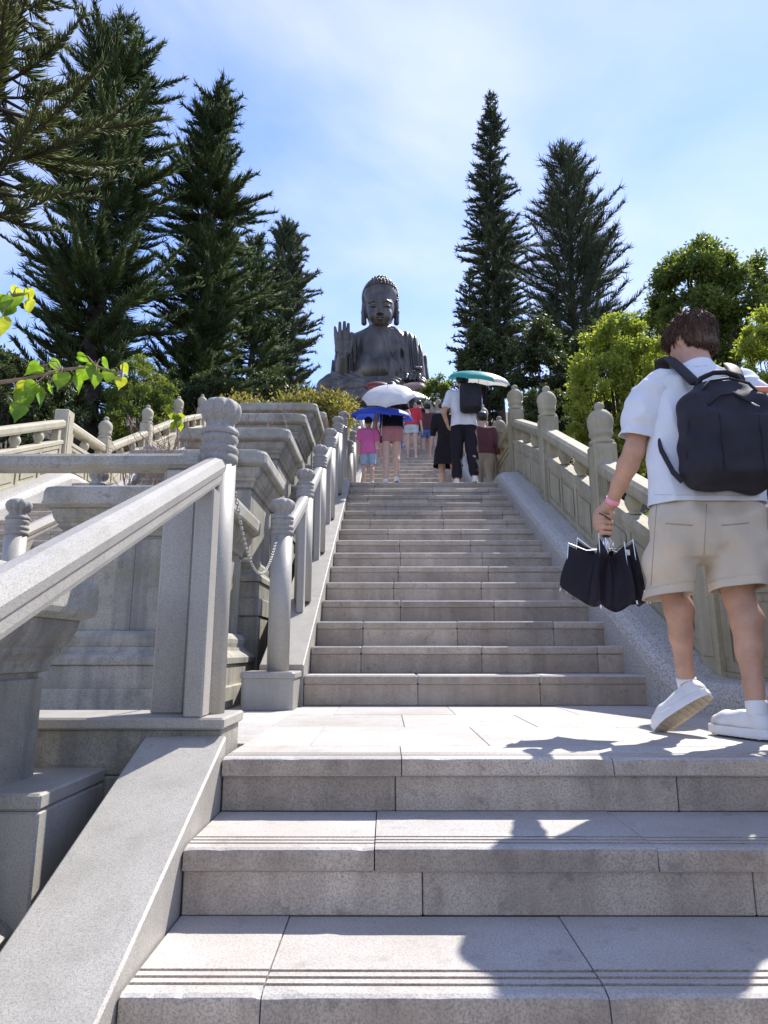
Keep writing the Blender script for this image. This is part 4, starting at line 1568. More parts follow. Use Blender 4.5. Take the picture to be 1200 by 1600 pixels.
def sapling(label, path, leaves, seed):
    """path: stem points; leaves: (u, v, y, length in metres, hanging angle, which, roll)"""
    r = random.Random(seed)
    root = empty('heart_leaf_sapling', path[0])
    tag(root, label, 'sapling')
    st = MB()
    st.add(*tube(path, [0.012 - 0.008 * i / (len(path) - 1) for i in range(len(path))], 6))
    for (u, v, y, ln, ang, w, roll) in leaves:
        p = at(u, v, y)
        q = min((Vector(k) for k in path), key=lambda k: (k - p).length)
        st.add(*tube([q, q.lerp(p, .5) + Vector((0, 0, 0.02)), p], [0.004, 0.0022, 0.0018], 4, cap=False))
        o = put('leaf', HEARTS[w], root, p)
        o.scale = (ln * 0.85,) * 3
        # leaf runs along its local y; hang it down and turn it
        o.rotation_euler = (R(-ang), R(roll * 0.4), R(roll))
    st.build('stem', 'twig', root)
    return root


yS = 2.45
path = [(-1.75, 2.0, 0.45), (-1.72, 2.2, 0.95), (-1.6, 2.35, 1.28)] + [tuple(at(u, v, yS)) for u, v in ((-20, 600), (40, 592), (95, 578), (150, 572), (190, 585))]
lv = [(62, 572, 2.42, .075, 20, 1, 70), (97, 583, 2.40, .088, 82, 0, 4), (122, 556, 2.44, .06, 10, 0, -60), (118, 588, 2.47, .085, 60, 1, -35), (146, 570, 2.44, .07, 70, 2, 25),
      (150, 585, 2.43, .07, 75, 0, -10), (172, 578, 2.45, .075, 80, 0, 12), (192, 570, 2.46, .055, 60, 3, -30), (190, 590, 2.45, .06, 75, 3, 20), (135, 578, 2.5, .08, 40, 2, 50),
      (80, 565, 2.5, .075, 30, 2, -45), (160, 565, 2.5, .07, 40, 1, -70),
      (55, 600, 2.36, .08, 60, 1, 60), (42, 602, 2.38, .07, 40, 3, 80), (38, 612, 2.37, .095, 70, 0, 15), (60, 612, 2.40, .085, 65, 1, -40), (30, 632, 2.36, .085, 80, 2, 10), (75, 604, 2.42, .07, 45, 2, -75)]
sapling('sapling with bright heart-shaped leaves above the left end of the level bar', path, lv, 3)
path = [(-1.95, 2.0, 0.45), (-1.95, 2.2, 1.2)] + [tuple(at(u, v, 2.4)) for u, v in ((-60, 520), (-15, 470), (20, 462), (42, 458))]
lv = [(8, 462, 2.36, .08, 75, 0, 10), (25, 460, 2.4, .085, 78, 0, -8), (44, 452, 2.38, .06, 60, 3, 0), (45, 470, 2.38, .07, 80, 3, -15), (28, 450, 2.42, .055, 20, 3, 50), (2, 497, 2.34, .1, 82, 3, 0), (-10, 470, 2.4, .085, 60, 1, 40), (14, 476, 2.43, .08, 85, 1, 20), (-15, 520, 2.36, .09, 70, 0, 20)]
sapling('sprig of yellow-green heart-shaped leaves at the left edge, higher up', path, lv, 4)
# yellow-green rosette growing out of a planter
path = [(-1.62, 4.75, 1.7), tuple(at(278, 690, 4.7)), tuple(at(276, 655, 4.7))]
lv = [(276 + 4 * math.cos(i), 652 + 3 * math.sin(i * 2), 4.7, .062, -10 + 30 * (i % 3), 3 if i % 3 == 0 else 0, 45 * i) for i in range(8)] + [(276 + 5 * math.cos(i * 2.1), 662, 4.7, .07, 55, 0 if i % 2 else 3, 52 * i) for i in range(7)]
sapling('small yellow and green leaf rosette on a stalk left of the newel', path, lv, 5)

# ================================================================ THE STATUE
def statue(yc):
    foot = at(590, 607, yc)
    s = (yc * math.cos(PITCH) + (foot.z - EYE.z) * math.sin(PITCH)) / FPX * 1.01
    root = empty('seated_statue', (foot.x, yc, foot.z - 22 * s))
    tag(root, 'huge dark bronze seated statue with its right palm raised, at the top of the stairs', 'statue')

    def S(u, v, Y=0.0):
        zz = (607 - v) * 1.06
        return np.array([(u - 590) * 1.0, Y, zz + (0.41 + (607 - v) / 174 * 0.2) * Y])

    def place(name, V, Q, mat='bronze', parent=root, smooth=True):
        return mk(name, V * s + np.array([foot.x, yc, foot.z]), Q, mat, parent, smooth)
    H = 0.95
    # body and robe
    d = SDF((-100, -90, -52), (82, 50, 108), H)
    fold1 = lambda X, Y, Z: 1.3 * np.sin((X * 0.72 + Z * 0.30) * 0.55) * np.clip((X - 2) / 14, 0, 1)
    fold2 = lambda X, Y, Z: 1.5 * np.sin(X * 0.9 + Z * 0.06)
    d.ell(S(594, 558), (44, 28, 52), 0, warp=fold1)
    d.ell(S(594, 585, -4), (46, 34, 30), 10, warp=fold1)
    d.cap(S(594, 524, 2), 15, S(556, 535, 2), 15, 10)
    d.cap(S(594, 524, 2), 15, S(634, 535, 2), 16, 10, warp=fold1)
    d.cap(S(594, 528, 2), 18, S(594, 506, 0), 16, 8)
    # robe hanging over both arms
    d.chain([(*S(552, 540, 0), 17), (*S(540, 565, -2), 18), (*S(534, 596, -8), 21)], 6, warp=fold2)
    d.chain([(*S(637, 540, 0), 18), (*S(646, 565, -2), 19), (*S(648, 598, -8), 23)], 6, warp=fold2)
    d.chain([(*S(612, 518, -14), 4), (*S(622, 540, -22), 4), (*S(620, 575, -28), 4), (*S(606, 600, -32), 4)], 5)
    d.chain([(*S(622, 518, -10), 4), (*S(633, 545, -18), 4), (*S(634, 580, -24), 4)], 5)
    # crossed legs
    lap = lambda X, Y, Z: 1.1 * np.sin(X * 0.16 + Y * 0.5 + Z * 0.4)
    for sg, kx in ((-1, 517), (1, 650)):
        d.chain([(*S(594 + sg * 22, 606, 0), 24), (*S(kx + sg * -8, 607, -22), 21), (*S(kx, 608, -34), 17)], 8, warp=lap)
    d.chain([(*S(517, 610, -38), 15), (*S(560, 608, -56), 14), (*S(612, 606, -60), 12)], 8, warp=lap)
    d.chain([(*S(650, 610, -38), 15), (*S(610, 611, -54), 13), (*S(560, 612, -58), 12)], 8, warp=lap)
    d.ell(S(594, 612, -20), (66, 44, 15), 8, warp=lap)
    d.ell(S(590, 604, -64), (20, 8, 7), 5)
    V, Q = d.mesh(1)
    place('body', V, Q)
    # raised right hand
    d = SDF((-76, -60, -20), (-24, -2, 96), 0.7)
    d.cap(S(536, 590, -20), 11, S(537, 560, -32), 8.5)
    d.box(S(537, 541, -34), (11.5, 4.2, 12), 4, 4)
    d.ell(S(546, 548, -36), (5.5, 5, 9), 4)
    for u0, u1, vt in ((528, 525.5, 508), (533.5, 532.5, 501), (539.5, 539.5, 498), (545, 545.5, 503)):
        d.chain([(*S(u0, 536, -34), 3.2), (*S((u0 + u1) / 2, (536 + vt) / 2, -33.5), 3.0), (*S(u1, vt + 2, -32), 2.3)], 1.2)
    d.chain([(*S(547, 548, -36), 4), (*S(551, 532, -37), 3.3), (*S(551, 520, -36), 2.6)], 1.5)
    V, Q = d.mesh(1)
    place('raised_hand', V, Q)
    # left hand, open on the knee
    d = SDF((30, -80, -45), (86, -20, 45), 0.8)
    d.cap(S(650, 592, -25), 10, S(648, 588, -44), 8)
    d.ell(S(645, 586, -50), (13, 9, 6), 3)
    for i, u in enumerate((634, 640, 646, 652)):
        d.chain([(*S(u, 586, -54), 3.2), (*S(u - 1, 587, -63), 3.0), (*S(u - 2, 592 + i * 0.5, -68), 2.6)], 1.2)
    d.chain([(*S(656, 584, -50), 3.6), (*S(653, 576, -56), 3.2), (*S(646, 575, -60), 2.6)], 1.5)
    V, Q = d.mesh(1)
    place('resting_hand', V, Q)
    # head
    d = SDF((-36, -50, 92), (46, 40, 200), 0.65)
    d.ell(S(594, 482, -7), (22.5, 24, 35))
    d.ell(S(594, 466, 2), (25.5, 27, 30), 3)
    d.ell(S(594, 502, -16), (11, 10, 8), 7)
    for sg in (-1, 1):
        d.ell(S(594 + sg * 10, 491, -21), (8, 7, 9), 6)                 # cheeks
        d.chain([(*S(594 + sg * 3, 469, -31), 1.6), (*S(594 + sg * 10, 466, -29.5), 1.7), (*S(594 + sg * 18, 470, -23), 1.4)], 2)   # brows
        d.ell(S(594 + sg * 9.5, 475.5, -28.5), (6.2, 3.2, 2.6), 1.2)      # lids
        d.ell(S(594 + sg * 9.5, 478.5, -32.2), (6.0, 1.5, 0.8), 0.3, sub=True)
        d.ell(S(594 + sg * 3.2, 486, -32), (2.3, 2.5, 2.2), 1.2)          # nostrils
    d.chain([(*S(594, 468, -30.5), 2.2), (*S(594, 478, -33), 2.6), (*S(594, 485, -35.5), 3.2)], 1.5)
    d.ell(S(594, 493.0, -31), (7, 2.5, 1.5), 0.8)
    d.ell(S(594, 496.6, -30.5), (5.5, 2.5, 1.7), 0.8)
    d.ell(S(594, 494.8, -34), (7.5, 1.6, 0.6), 0.2, sub=True)
    for sg in (-1, 1):
        d.chain([(*S(594 + sg * 25, 470, -1), 4.2), (*S(594 + sg * 26.5, 486, -4), 3.6), (*S(594 + sg * 25.5, 503, -7), 4.4)], 2)
    d.cap(S(594, 505, 0), 15.5, S(594, 526, 0), 18, 4)
    for v in (512, 518):
        d.ell(S(594, v, -4), (17, 16, 2.0), 1.5)
    V, Q = d.mesh(1)
    hd_ = place('head', V, Q)
    d = SDF((-36, -50, 110), (46, 44, 205), 0.8)
    d.ell(S(594, 463, 3), (28, 30, 31))
    d.ell(S(594, 441, 4), (16.5, 17, 12), 5)
    d.box(S(594, 494, -32), (19.5, 28, 32), 10, 2, sub=True)
    d.ell(S(594, 485, -18), (22.5, 20, 24), 2, sub=True)
    V, Q = d.mesh(1)
    hr = place('hair', V, Q, parent=hd_)
    m = MB()
    r = random.Random(2)
    for ring in range(13):
        el = R(-26 + ring * 9.3)
        n = max(1, int(34 * math.cos(el)))
        for i in range(n):
            a = 2 * PI * (i + 0.5 * (ring % 2)) / n
            c = S(594, 463, 3)
            p = np.array([c[0] + 28 * math.cos(el) * math.cos(a), c[1] + 30 * math.cos(el) * math.sin(a), c[2] + 31 * math.sin(el)])
            if el < R(12) and math.sin(a) < -0.30: continue
            V_, F_ = lathe([(2.2, -1.5), (2.6, 0.0), (1.9, 1.4), (0.7, 2.2)], 6)
            up_ = Vector(p - c).normalized()
            M = up_.to_track_quat('Z', 'Y').to_matrix()
            m.add([tuple(np.array(M @ Vector(q)) * 1.0 + p) for q in V_], F_)
    for ring in range(4):
        el = R(5 + ring * 24)
        n = max(1, int(19 * math.cos(el)))
        for i in range(n):
            a = 2 * PI * (i + 0.5 * (ring % 2)) / n
            c = S(594, 441, 4)
            p = np.array([c[0] + 16.5 * math.cos(el) * math.cos(a), c[1] + 17 * math.cos(el) * math.sin(a), c[2] + 12 * math.sin(el)])
            V_, F_ = lathe([(2.2, -1.5), (2.6, 0.0), (1.9, 1.4), (0.7, 2.2)], 6)
            M = Vector(p - c).normalized().to_track_quat('Z', 'Y').to_matrix()
            m.add([tuple(np.array(M @ Vector(q)) + p) for q in V_], F_)
    cv = np.array(m.v) * s + np.array([foot.x, yc, foot.z])
    put('hair_curls', mesh('hair_curls', [tuple(v) for v in cv], m.f, 'bronze', True), hd_)
    # lotus throne below
    ped = MB()
    prof = [(74, -150), (74, -62), (80, -58), (84, -50), (78, -38), (70, -30)]
    V_, F_ = lathe(prof, 64, lambda t, z, rr: rr * (1 + 0.04 * abs(math.cos(9 * t)) * (z > -60)))
    ped.add([(x * s * 1.12 + foot.x, y * s + yc - 12 * s, z * s + foot.z) for x, y, z in V_], F_)
    ped.build('lotus_base', 'bronze', root, True)


statue(130)

from mathutils.bvhtree import BVHTree
# ================================================================ PEOPLE
def frame(f, up):
    """rows: right, forward, up"""
    f = Vector(f).normalized()
    up = Vector(up)
    up = (up - f * up.dot(f)).normalized()
    r = f.cross(up)
    return [tuple(r), tuple(f), tuple(up)]


def shoe(parent, heel, toe, up, mat='shoe_white', L_=0.285, sole_mat='sole', fine=0.006, sock=None):
    M = frame(Vector(toe) - Vector(heel), up)
    k = L_ / 0.285
    d = SDF((-0.07, -0.03, -0.02), (0.07, 0.31, 0.16), fine)
    d.chain([(0, 0.04, 0.045, 0.036), (0.002, 0.12, 0.042, 0.038), (0.004, 0.2, 0.044, 0.041), (0.006, 0.25, 0.038, 0.031)], 0.02)
    d.cap((0, 0.035, 0.05), 0.036, (0, 0.05, 0.095), 0.040, 0.015)
    d.cap((0, 0.1, 0.07), 0.034, (0, 0.15, 0.055), 0.034, 0.02)
    d.box((0, 0.035, 0.148), (0.1, 0.1, 0.06), 0, 0.006, frame((0, 1, 0.12), (0, 0, 1)), sub=True)
    V, Q = d.mesh(1)
    A = np.array(M)

    def W(V):
        return (np.asarray(V) * k) @ A + np.array(heel)
    o = mk('shoe', W(V), Q, mat, parent, True)
    out = []
    n = 22
    for i in range(n):
        t = 2 * PI * i / n
        y = 0.142 - 0.148 * math.cos(t)
        w = (0.036 + 0.012 * math.sin((y / 0.285) * PI * 0.9 + 0.3) + 0.008 * (y > 0.15) * math.sin((y - 0.15) / 0.14 * PI)) * abs(math.sin(t)) ** 0.45
        out.append((w * (1 if math.sin(t) > 0 else -1) * -1, y))
    SV, SF = [], []
    for z in (-0.006, 0.003, 0.026, 0.03):
        kk = 0.96 if z in (-0.006, 0.03) else 1.0
        SV += [(x * kk, 0.142 + (y - 0.142) * kk, z) for x, y in out]
    for q in range(3):
        for i in range(n):
            j = (i + 1) % n
            SF.append((q * n + i, q * n + j, (q + 1) * n + j, (q + 1) * n + i))
    SF += [tuple(range(n)), tuple(range(3 * n, 4 * n))]
    for q in range(9):      # tread ribs under the sole
        y = 0.03 + q * 0.027
        V2, F2 = cbox(-0.033, 0.033, y, y + 0.013, -0.0105, -0.0055, 0.002)
        b0 = len(SV)
        SV += V2
        SF += [tuple(i + b0 for i in f) for f in F2]
    so = mk('sole', W(SV), SF, mat, o)
    so.data.materials.append(MATS[sole_mat])
    for p in so.data.polygons:
        if p.index >= 3 * n or p.index == 3 * n: p.material_index = 1
    if sock:
        V2, F2 = lathe([(0.034, 0.06), (0.0385, 0.085), (0.0395, 0.105), (0.0395, 0.118), (0.037, 0.121)], 16, cx=0, cy=0.048)
        mk('sock', W(V2), F2, sock, parent, True)
    return o


def hand(d, w, fdir, palm, thumb, k=1.0, curl=0.5, r=0.009):
    """relaxed open hand: palm slab, four fingers of unequal length, thumb from the side of the palm"""
    w, f, p, t = Vector(w), Vector(fdir).normalized(), Vector(palm).normalized(), Vector(thumb).normalized()
    pc = w + f * 0.045 * k
    d.cap(tuple(w + t * 0.012 * k), 0.019 * k, tuple(w + f * 0.07 * k + t * 0.02 * k), 0.016 * k, 0.008)
    d.cap(tuple(w - t * 0.012 * k), 0.018 * k, tuple(w + f * 0.068 * k - t * 0.022 * k), 0.015 * k, 0.008)
    for i, L_ in enumerate((0.07, 0.08, 0.074, 0.058)):
        b = w + f * 0.075 * k + t * (0.03 - i * 0.0205) * k
        m = b + (f * (1 - curl * 0.35) + p * curl * 0.4) * L_ * 0.5 * k
        e = m + (f * (1 - curl) + p * curl) * L_ * 0.5 * k
        d.chain([(*b, r * 1.1 * k), (*m, r * k), (*e, r * 0.85 * k)], 0.002)
    b = w + f * 0.02 * k + t * 0.025 * k
    m = b + (t * 0.7 + f * 0.6 + p * 0.2).normalized() * 0.04 * k
    e = m + (f * 0.9 + p * 0.4 + t * 0.15).normalized() * 0.032 * k
    d.chain([(*b, r * 1.3 * k), (*m, r * 1.15 * k), (*e, r * 0.9 * k)], 0.004)


def head_sdf(d, c, f, up, k=1.0, face=True):
    M = frame(f, up)
    A = np.array(M).T
    c = np.array(c)

    def P(x, y, z):
        return tuple(c + A @ (np.array([x, y, z]) * k))
    d.ell(P(0, -0.012, 0.022), (0.078 * k, 0.094 * k, 0.09 * k), 0, M)
    d.ell(P(0, 0.028, -0.035), (0.062 * k, 0.068 * k, 0.078 * k), 0.03, M)
    d.ell(P(0, 0.062, -0.088), (0.028 * k, 0.026 * k, 0.022 * k), 0.025, M)          # chin
    for s in (-1, 1):
        d.ell(P(s * 0.078, -0.006, -0.012), (0.009 * k, 0.02 * k, 0.031 * k), 0.004, M)   # ear
        d.ell(P(s * 0.032, 0.088, -0.002), (0.016 * k, 0.012 * k, 0.011 * k), 0.004, M, sub=True)
        d.ell(P(s * 0.031, 0.082, -0.003), (0.0125 * k, 0.0125 * k, 0.012 * k), 0.001, M)
    d.cap(P(0, 0.094, 0.004), 0.008 * k, P(0, 0.112, -0.034), 0.013 * k, 0.008)       # nose
    d.ell(P(0, 0.092, -0.062), (0.024 * k, 0.009 * k, 0.008 * k), 0.004, M)           # lips
    return P, M


def stepz(y):
    if y < Y0: return 0.0
    k = math.floor((y - Y0) / PER)
    return k * DZ + min(NSTEP, math.floor((y - Y0 - k * PER) / G) + 1) * RISE


def person(label, loc, H=1.66, face=(0, 1), feet=None, hands=None, top='cloth_black', bottom='cloth_black', kind='pants', hairm='hair_black', hair='short',
           sleeve=0.45, shoes='shoe_white', skin='skin_pale', hem=None, lean=0.03, group='visitors climbing the stairs'):
    """a visitor; feet: ((x, y, z), (x, y, z)) left and right relative to the standing point, hands likewise"""
    k = H / 1.70
    root = empty('person', loc)
    tag(root, label, 'person', group)
    fx, fy = Vector((face[0], face[1], 0)).normalized().xy
    O = Vector(loc)

    def W(x, y, z):
        return np.array([O.x + (x * fy + y * fx) * k, O.y + (-x * fx + y * fy) * k, O.z + z * k])
    feet = feet or ((-0.1, 0.06, 0), (0.1, -0.06, 0))
    hands = hands or ((-0.27, 0.06, 0.80), (0.27, 0.02, 0.80))
    h = 0.0115 * max(k, 0.6)
    lo, hi = np.array(W(0, 0, 0)) - (0.62, 0.62, 0.04), np.array(W(0, 0, 0)) + (0.62, 0.62, 1.85 * k)
    F3 = (fx, fy, 0)
    d = SDF(lo, hi, h)
    P, M = head_sdf(d, W(0, lean * 1.6, 1.585), (fx, fy, -0.1), (0, 0, 1), k)
    d.cap(W(0, lean, 1.40), 0.055 * k, W(0, lean * 1.5, 1.52), 0.05 * k, 0.02)
    d.cap(W(-0.1, lean, 1.36), 0.06 * k, W(0.1, lean, 1.36), 0.06 * k, 0.04)
    d.cap(W(0, lean, 1.28), 0.10 * k, W(0, 0, 0.98), 0.10 * k, 0.05)
    legs = []
    for s, ft in zip((-1, 1), feet):
        a = W(s * 0.085, 0, 0.90)
        an = W(ft[0], ft[1] - 0.04, ft[2] + 0.085)
        kn = (a + an) / 2 + (W(0, 0.035 + 0.35 * max(0, ft[2]) + 0.25 * max(0, ft[1]), 0.02) - W(0, 0, 0))
        legs.append((a, kn, an))
        d.cap(a, 0.083 * k, kn, 0.056 * k, 0.03)
        cm = kn * 0.66 + an * 0.34 - (W(0, 0.018, 0) - W(0, 0, 0))
        d.chain([(*kn, 0.052 * k), (*cm, 0.054 * k), (*an, 0.036 * k)], 0.02)
        d.cap(an, 0.034 * k, W(ft[0], ft[1] + 0.08, ft[2] + 0.035), 0.03 * k, 0.015)
    arms = []
    for s, hp in zip((-1, 1), hands):
        sh = W(s * 0.185, lean, 1.365)
        wr = W(*hp)
        L_ = np.linalg.norm(wr - sh)
        b = math.sqrt(max(0.0, (0.27 * k) ** 2 - (L_ / 2) ** 2)) if L_ < 0.54 * k else 0.0
        el = (sh + wr) / 2 + (W(s * 0.5, -0.6, -0.6) - W(0, 0, 0)) / k * b * 0.9
        arms.append((sh, el, wr))
        d.cap(sh, 0.05 * k, el, 0.038 * k, 0.02)
        d.cap(el, 0.038 * k, wr, 0.026 * k, 0.01)
        dr = Vector(wr - el).normalized()
        side = Vector(W(0, 1, 0) - W(0, 0, 0)).normalized()
        hand(d, wr, dr, Vector(W(-s, 0, 0) - W(0, 0, 0)), side, k, 0.55, 0.0105)
    V, Q = d.mesh(1)
    mk('body', V, Q, skin, root, True)
    # hair
    d = SDF(np.array(P(0, 0, 0)) - 0.2, np.array(P(0, 0, 0)) + 0.2, 0.009)
    d.ell(P(0, -0.02, 0.03), (0.092 * k, 0.105 * k, 0.10 * k), 0, M)
    d.box(P(0, 0.11, -0.06), (0.07 * k, 0.07 * k, 0.10 * k), 0.02, 0.01, M, sub=True)
    d.box(P(0, 0.0, -0.16), (0.2 * k, 0.2 * k, 0.085 * k), 0.01, 0.01, M, sub=True)
    if hair == 'bun':
        d.ell(P(0, -0.1, 0.07), (0.04 * k, 0.04 * k, 0.04 * k), 0.01, M)
    if hair == 'long':
        d.cap(P(0, -0.07, -0.02), 0.07 * k, P(0, -0.09, -0.17), 0.05 * k, 0.03)
    V, Q = d.mesh(1)
    V = noisy(V, Q, 0.008, 40, (1, 1, 0.4))
    mk('hair', V, Q, hairm, root, True)
    # top
    d = SDF(lo, hi, h)
    wav = lambda X, Y, Z: 0.005 * np.sin(X * 38 + Z * 9) + 0.004 * np.sin(Y * 45 + Z * 21)
    ax = tuple(Vector((W(1, 0, 0) - W(0, 0, 0))[:2]).normalized())

    def secs(rows):
        return [(*W(0, yy, zz), hw * k, rr * k) for yy, zz, hw, rr in rows]
    d.cap(W(-0.12, lean, 1.36), 0.072 * k, W(0.12, lean, 1.36), 0.072 * k, 0.0)
    if kind == 'dress':
        d.stack(secs(((0, 0.42, 0.10, 0.165), (0, 0.6, 0.085, 0.15), (0, 0.88, 0.065, 0.118), (0, 1.02, 0.05, 0.105), (lean, 1.25, 0.07, 0.115), (lean, 1.38, 0.09, 0.09))), ax, 0.03, wav)
    else:
        d.stack(secs(((-0.01, 0.78, 0.07, 0.125), (-0.01, 0.92, 0.068, 0.125), (0, 1.05, 0.06, 0.116), (lean, 1.25, 0.075, 0.115), (lean, 1.38, 0.09, 0.09))), ax, 0.03, wav)
    cutz = hem if hem else (0.5 if kind == 'dress' else 0.90)
    planes = [(tuple(W(0, 0, cutz)), (0, 0, -1)), (tuple(W(0, 0, 1.455)), (0, 0, 1))]
    for sh, el, wr in arms:
        full = np.linalg.norm(el - sh) + np.linalg.norm(wr - el)
        t = sleeve * full
        l1 = np.linalg.norm(el - sh)
        if t <= l1:
            e = sh + (el - sh) * t / l1
            d.cap(sh, 0.068 * k, e, 0.06 * k, 0.03, warp=wav)
        else:
            e = el + (wr - el) * (t - l1) / np.linalg.norm(wr - el)
            d.cap(sh, 0.068 * k, el, 0.052 * k, 0.03, warp=wav)
            d.cap(el, 0.052 * k, e, 0.04 * k, 0.015, warp=wav)
    V, Q = d.mesh(1)
    shell('dress' if kind == 'dress' else 'shirt', clip(V, Q, planes), top, root, 0.006)
    if kind != 'dress':
        d = SDF(lo, hi, h)
        d.cap(W(-0.06, 0, 0.97), 0.102 * k, W(0.06, 0, 0.97), 0.102 * k)
        d.cap(W(-0.065, -0.015, 0.88), 0.108 * k, W(0.065, -0.015, 0.88), 0.108 * k, 0.03)
        frac = {'pants': 1.85, 'shorts': 0.45, 'knee': 0.92, 'skirt': 0.4}[kind]
        pl = [(tuple(W(0, 0, 1.0)), (0, 0, 1))]
        low = 99
        for a, kn, an in legs:
            if frac <= 1:
                e = a + (kn - a) * frac
                d.cap(a, 0.098 * k, e, 0.088 * k, 0.02, warp=wav)
            else:
                e = kn + (an - kn) * (frac - 1)
                d.cap(a, 0.100 * k, kn, 0.086 * k, 0.02, warp=wav)
                d.cap(kn, 0.086 * k, e, 0.072 * k, 0.01, warp=wav)
            low = min(low, e[2])
        if frac <= 1: pl.append(((0, 0, low - 0.02 * k), (0, 0, -1)))
        V, Q = d.mesh(1)
        nm = {'pants': 'trousers', 'shorts': 'shorts', 'knee': 'shorts', 'skirt': 'skirt'}[kind]
        shell(nm, clip(V, Q, pl), bottom, root, 0.006)
    for s, ft in zip((-1, 1), feet):
        he, to = W(ft[0], ft[1] - 0.09, ft[2]), W(ft[0] + s * 0.02, ft[1] + 0.17, ft[2] * 0.55)
        shoe(root, tuple(he + np.array([0, 0, 0.008])), tuple(to + np.array([0, 0, 0.008])), (0, 0, 1), shoes, 0.262 * k, 'sole', 0.01)
    return root


def umbrella(label, top, axis, rad, depth, mats, length=0.75, grip=None, name='umbrella', n=8):
    """open umbrella: eight panels with scooped edges, ribs, shaft, handle"""
    root = empty(name, top)
    tag(root, label, 'umbrella', 'open umbrellas on the stairs')
    ax = Vector(axis).normalized()
    M = ax.to_track_quat('Z', 'Y').to_matrix()
    T = Vector(top)

    def W(x, y, z):
        return T + M @ Vector((x, y, z))

    def dome(t, a):
        """t 0 at the top, 1 at the rim; a in -1..1 across a panel"""
        r = rad * math.sin(t * PI * 0.47) / math.sin(PI * 0.47)
        z = -depth * (1 - math.cos(t * PI * 0.47)) / (1 - math.cos(PI * 0.47))
        sc = 1 - (1 - a * a) * 0.09 * t * t
        return r * sc, z + (1 - a * a) * 0.03 * rad * t
    m = 8
    for p in range(n):
        V, F = [], []
        for i in range(m + 1):
            for j in range(5):
                a = -1 + j * 0.5
                r, z = dome(i / m, a)
                ang = 2 * PI * (p + 0.5 + a * 0.5) / n
                V.append(W(r * math.cos(ang), r * math.sin(ang), z))
        for i in range(m):
            for j in range(4):
                F.append((i * 5 + j, i * 5 + j + 1, (i + 1) * 5 + j + 1, (i + 1) * 5 + j))
        mk('canopy_panel', V, F, mats[p % len(mats)], root, True)
        pts = [W(dome(t / 6, 1)[0] * math.cos(2 * PI * p / n), dome(t / 6, 1)[0] * math.sin(2 * PI * p / n), dome(t / 6, 1)[1] - 0.006) for t in range(7)]
        mk('rib', *tube(pts, 0.0025, 4), 'steel', root)
    mk('shaft', *tube([W(0, 0, 0.04), W(0, 0, -length)], 0.005, 6), 'steel', root)
    mk('handle', *tube([W(0, 0, -length + 0.1), W(0, 0, -length)], 0.013, 8), 'rubber_black', root)
    return root


def small_pack(label, c, size, mat='pack_black', logo=False):
    c = Vector(c)
    root = empty('backpack', (c.x, c.y, c.z - size[2]))
    tag(root, label, 'backpack', 'backpacks worn by visitors')
    d = SDF(np.array(c) - 0.4, np.array(c) + 0.4, 0.012)
    d.box(c, (size[0], size[1], size[2]), 0.06)
    d.box((c.x, c.y - size[1] * 0.9, c.z - size[2] * 0.35), (size[0] * 0.75, 0.035, size[2] * 0.5), 0.03, 0.01)
    V, Q = d.mesh(1)
    b = mk('bag', noisy(V, Q, 0.008, 9), Q, mat, root, True)
    mk('handle', *tube([(c.x - 0.04, c.y + .03, c.z + size[2] - .01), (c.x - .03, c.y + .03, c.z + size[2] + .03), (c.x + .03, c.y + .03, c.z + size[2] + .03), (c.x + .04, c.y + .03, c.z + size[2] - .01)], .008, 6), 'strap_black', root)
    for s in (-1, 1):
        x = c.x + s * size[0] * 0.62
        mk('strap', *tube([(x, c.y + size[1], c.z + size[2] * .7), (x, c.y + size[1] + .06, c.z + size[2] + .08), (x + s * .01, c.y + size[1] + .2, c.z + size[2] + .02), (x + s * .03, c.y + size[1] + .25, c.z), (x + s * .03, c.y + size[1] + .12, c.z - size[2] * .7), (x, c.y + size[1], c.z - size[2] * .8)], .024, 6, flat=.35, up=(0, 1, 0)), 'strap_black', root)
    if logo:
        yy = c.y - size[1] - 0.012
        mk('stripe', *tube([(c.x - .05, yy, c.z - .035), (c.x - .02, yy - .004, c.z - .05), (c.x + .01, yy - .004, c.z - .042), (c.x + .05, yy, c.z - .038)], .006, 5), 'cloth_white', root)
    return root


# ---- the group at the top of the first flight
e = 0.014
zt = DZ + 0.003
xw = at(612, 740, 9.05).x
person('woman in rose pink shorts and black top under the white umbrella', (xw, 9.1, zt), 1.56, feet=((-0.09, -0.05, 0), (0.07, 0.02, 0.06)), hands=((-0.30, 0.0, 0.78), (0.14, 0.26, 1.2)),
       top='cloth_black', bottom='cloth_rose', kind='shorts', hair='long', shoes='shoe_white', sleeve=0.2, hem=0.93)
xc = at(575, 700, 9.05).x
person('small child in a pink T-shirt and blue denim shorts by the railing', (xc, 9.1, zt), 1.02, top='cloth_pink', bottom='cloth_denim', kind='knee', hair='bun', hands=((-0.24, 0.05, 0.85), (0.31, 0.0, 0.80)), sleeve=0.4, hem=0.78)
umbrella('royal blue umbrella held low over the child in pink', at(598, 637, 8.95), (0.05, -0.22, 1), 0.46, 0.16, ['umbrella_blue'], 0.5)
umbrella('white umbrella leaning back above the blue one', at(606, 605, 8.72), (-0.10, -0.75, 0.9), 0.385, 0.16, ['umbrella_white'], 0.55)
xm = at(728, 740, 8.98).x
person('man in white T-shirt and black trousers, seen from behind under the green and white umbrella', (xm, 9.08, zt), 1.70, feet=((-0.12, 0.02, 0), (0.11, -0.14, 0.0)), hands=((-0.24, 0.04, 0.95), (0.1, 0.26, 1.22)), top='cloth_white',
       bottom='cloth_black', kind='pants', skin='skin', sleeve=0.42, hem=0.86, shoes='shoe_white')
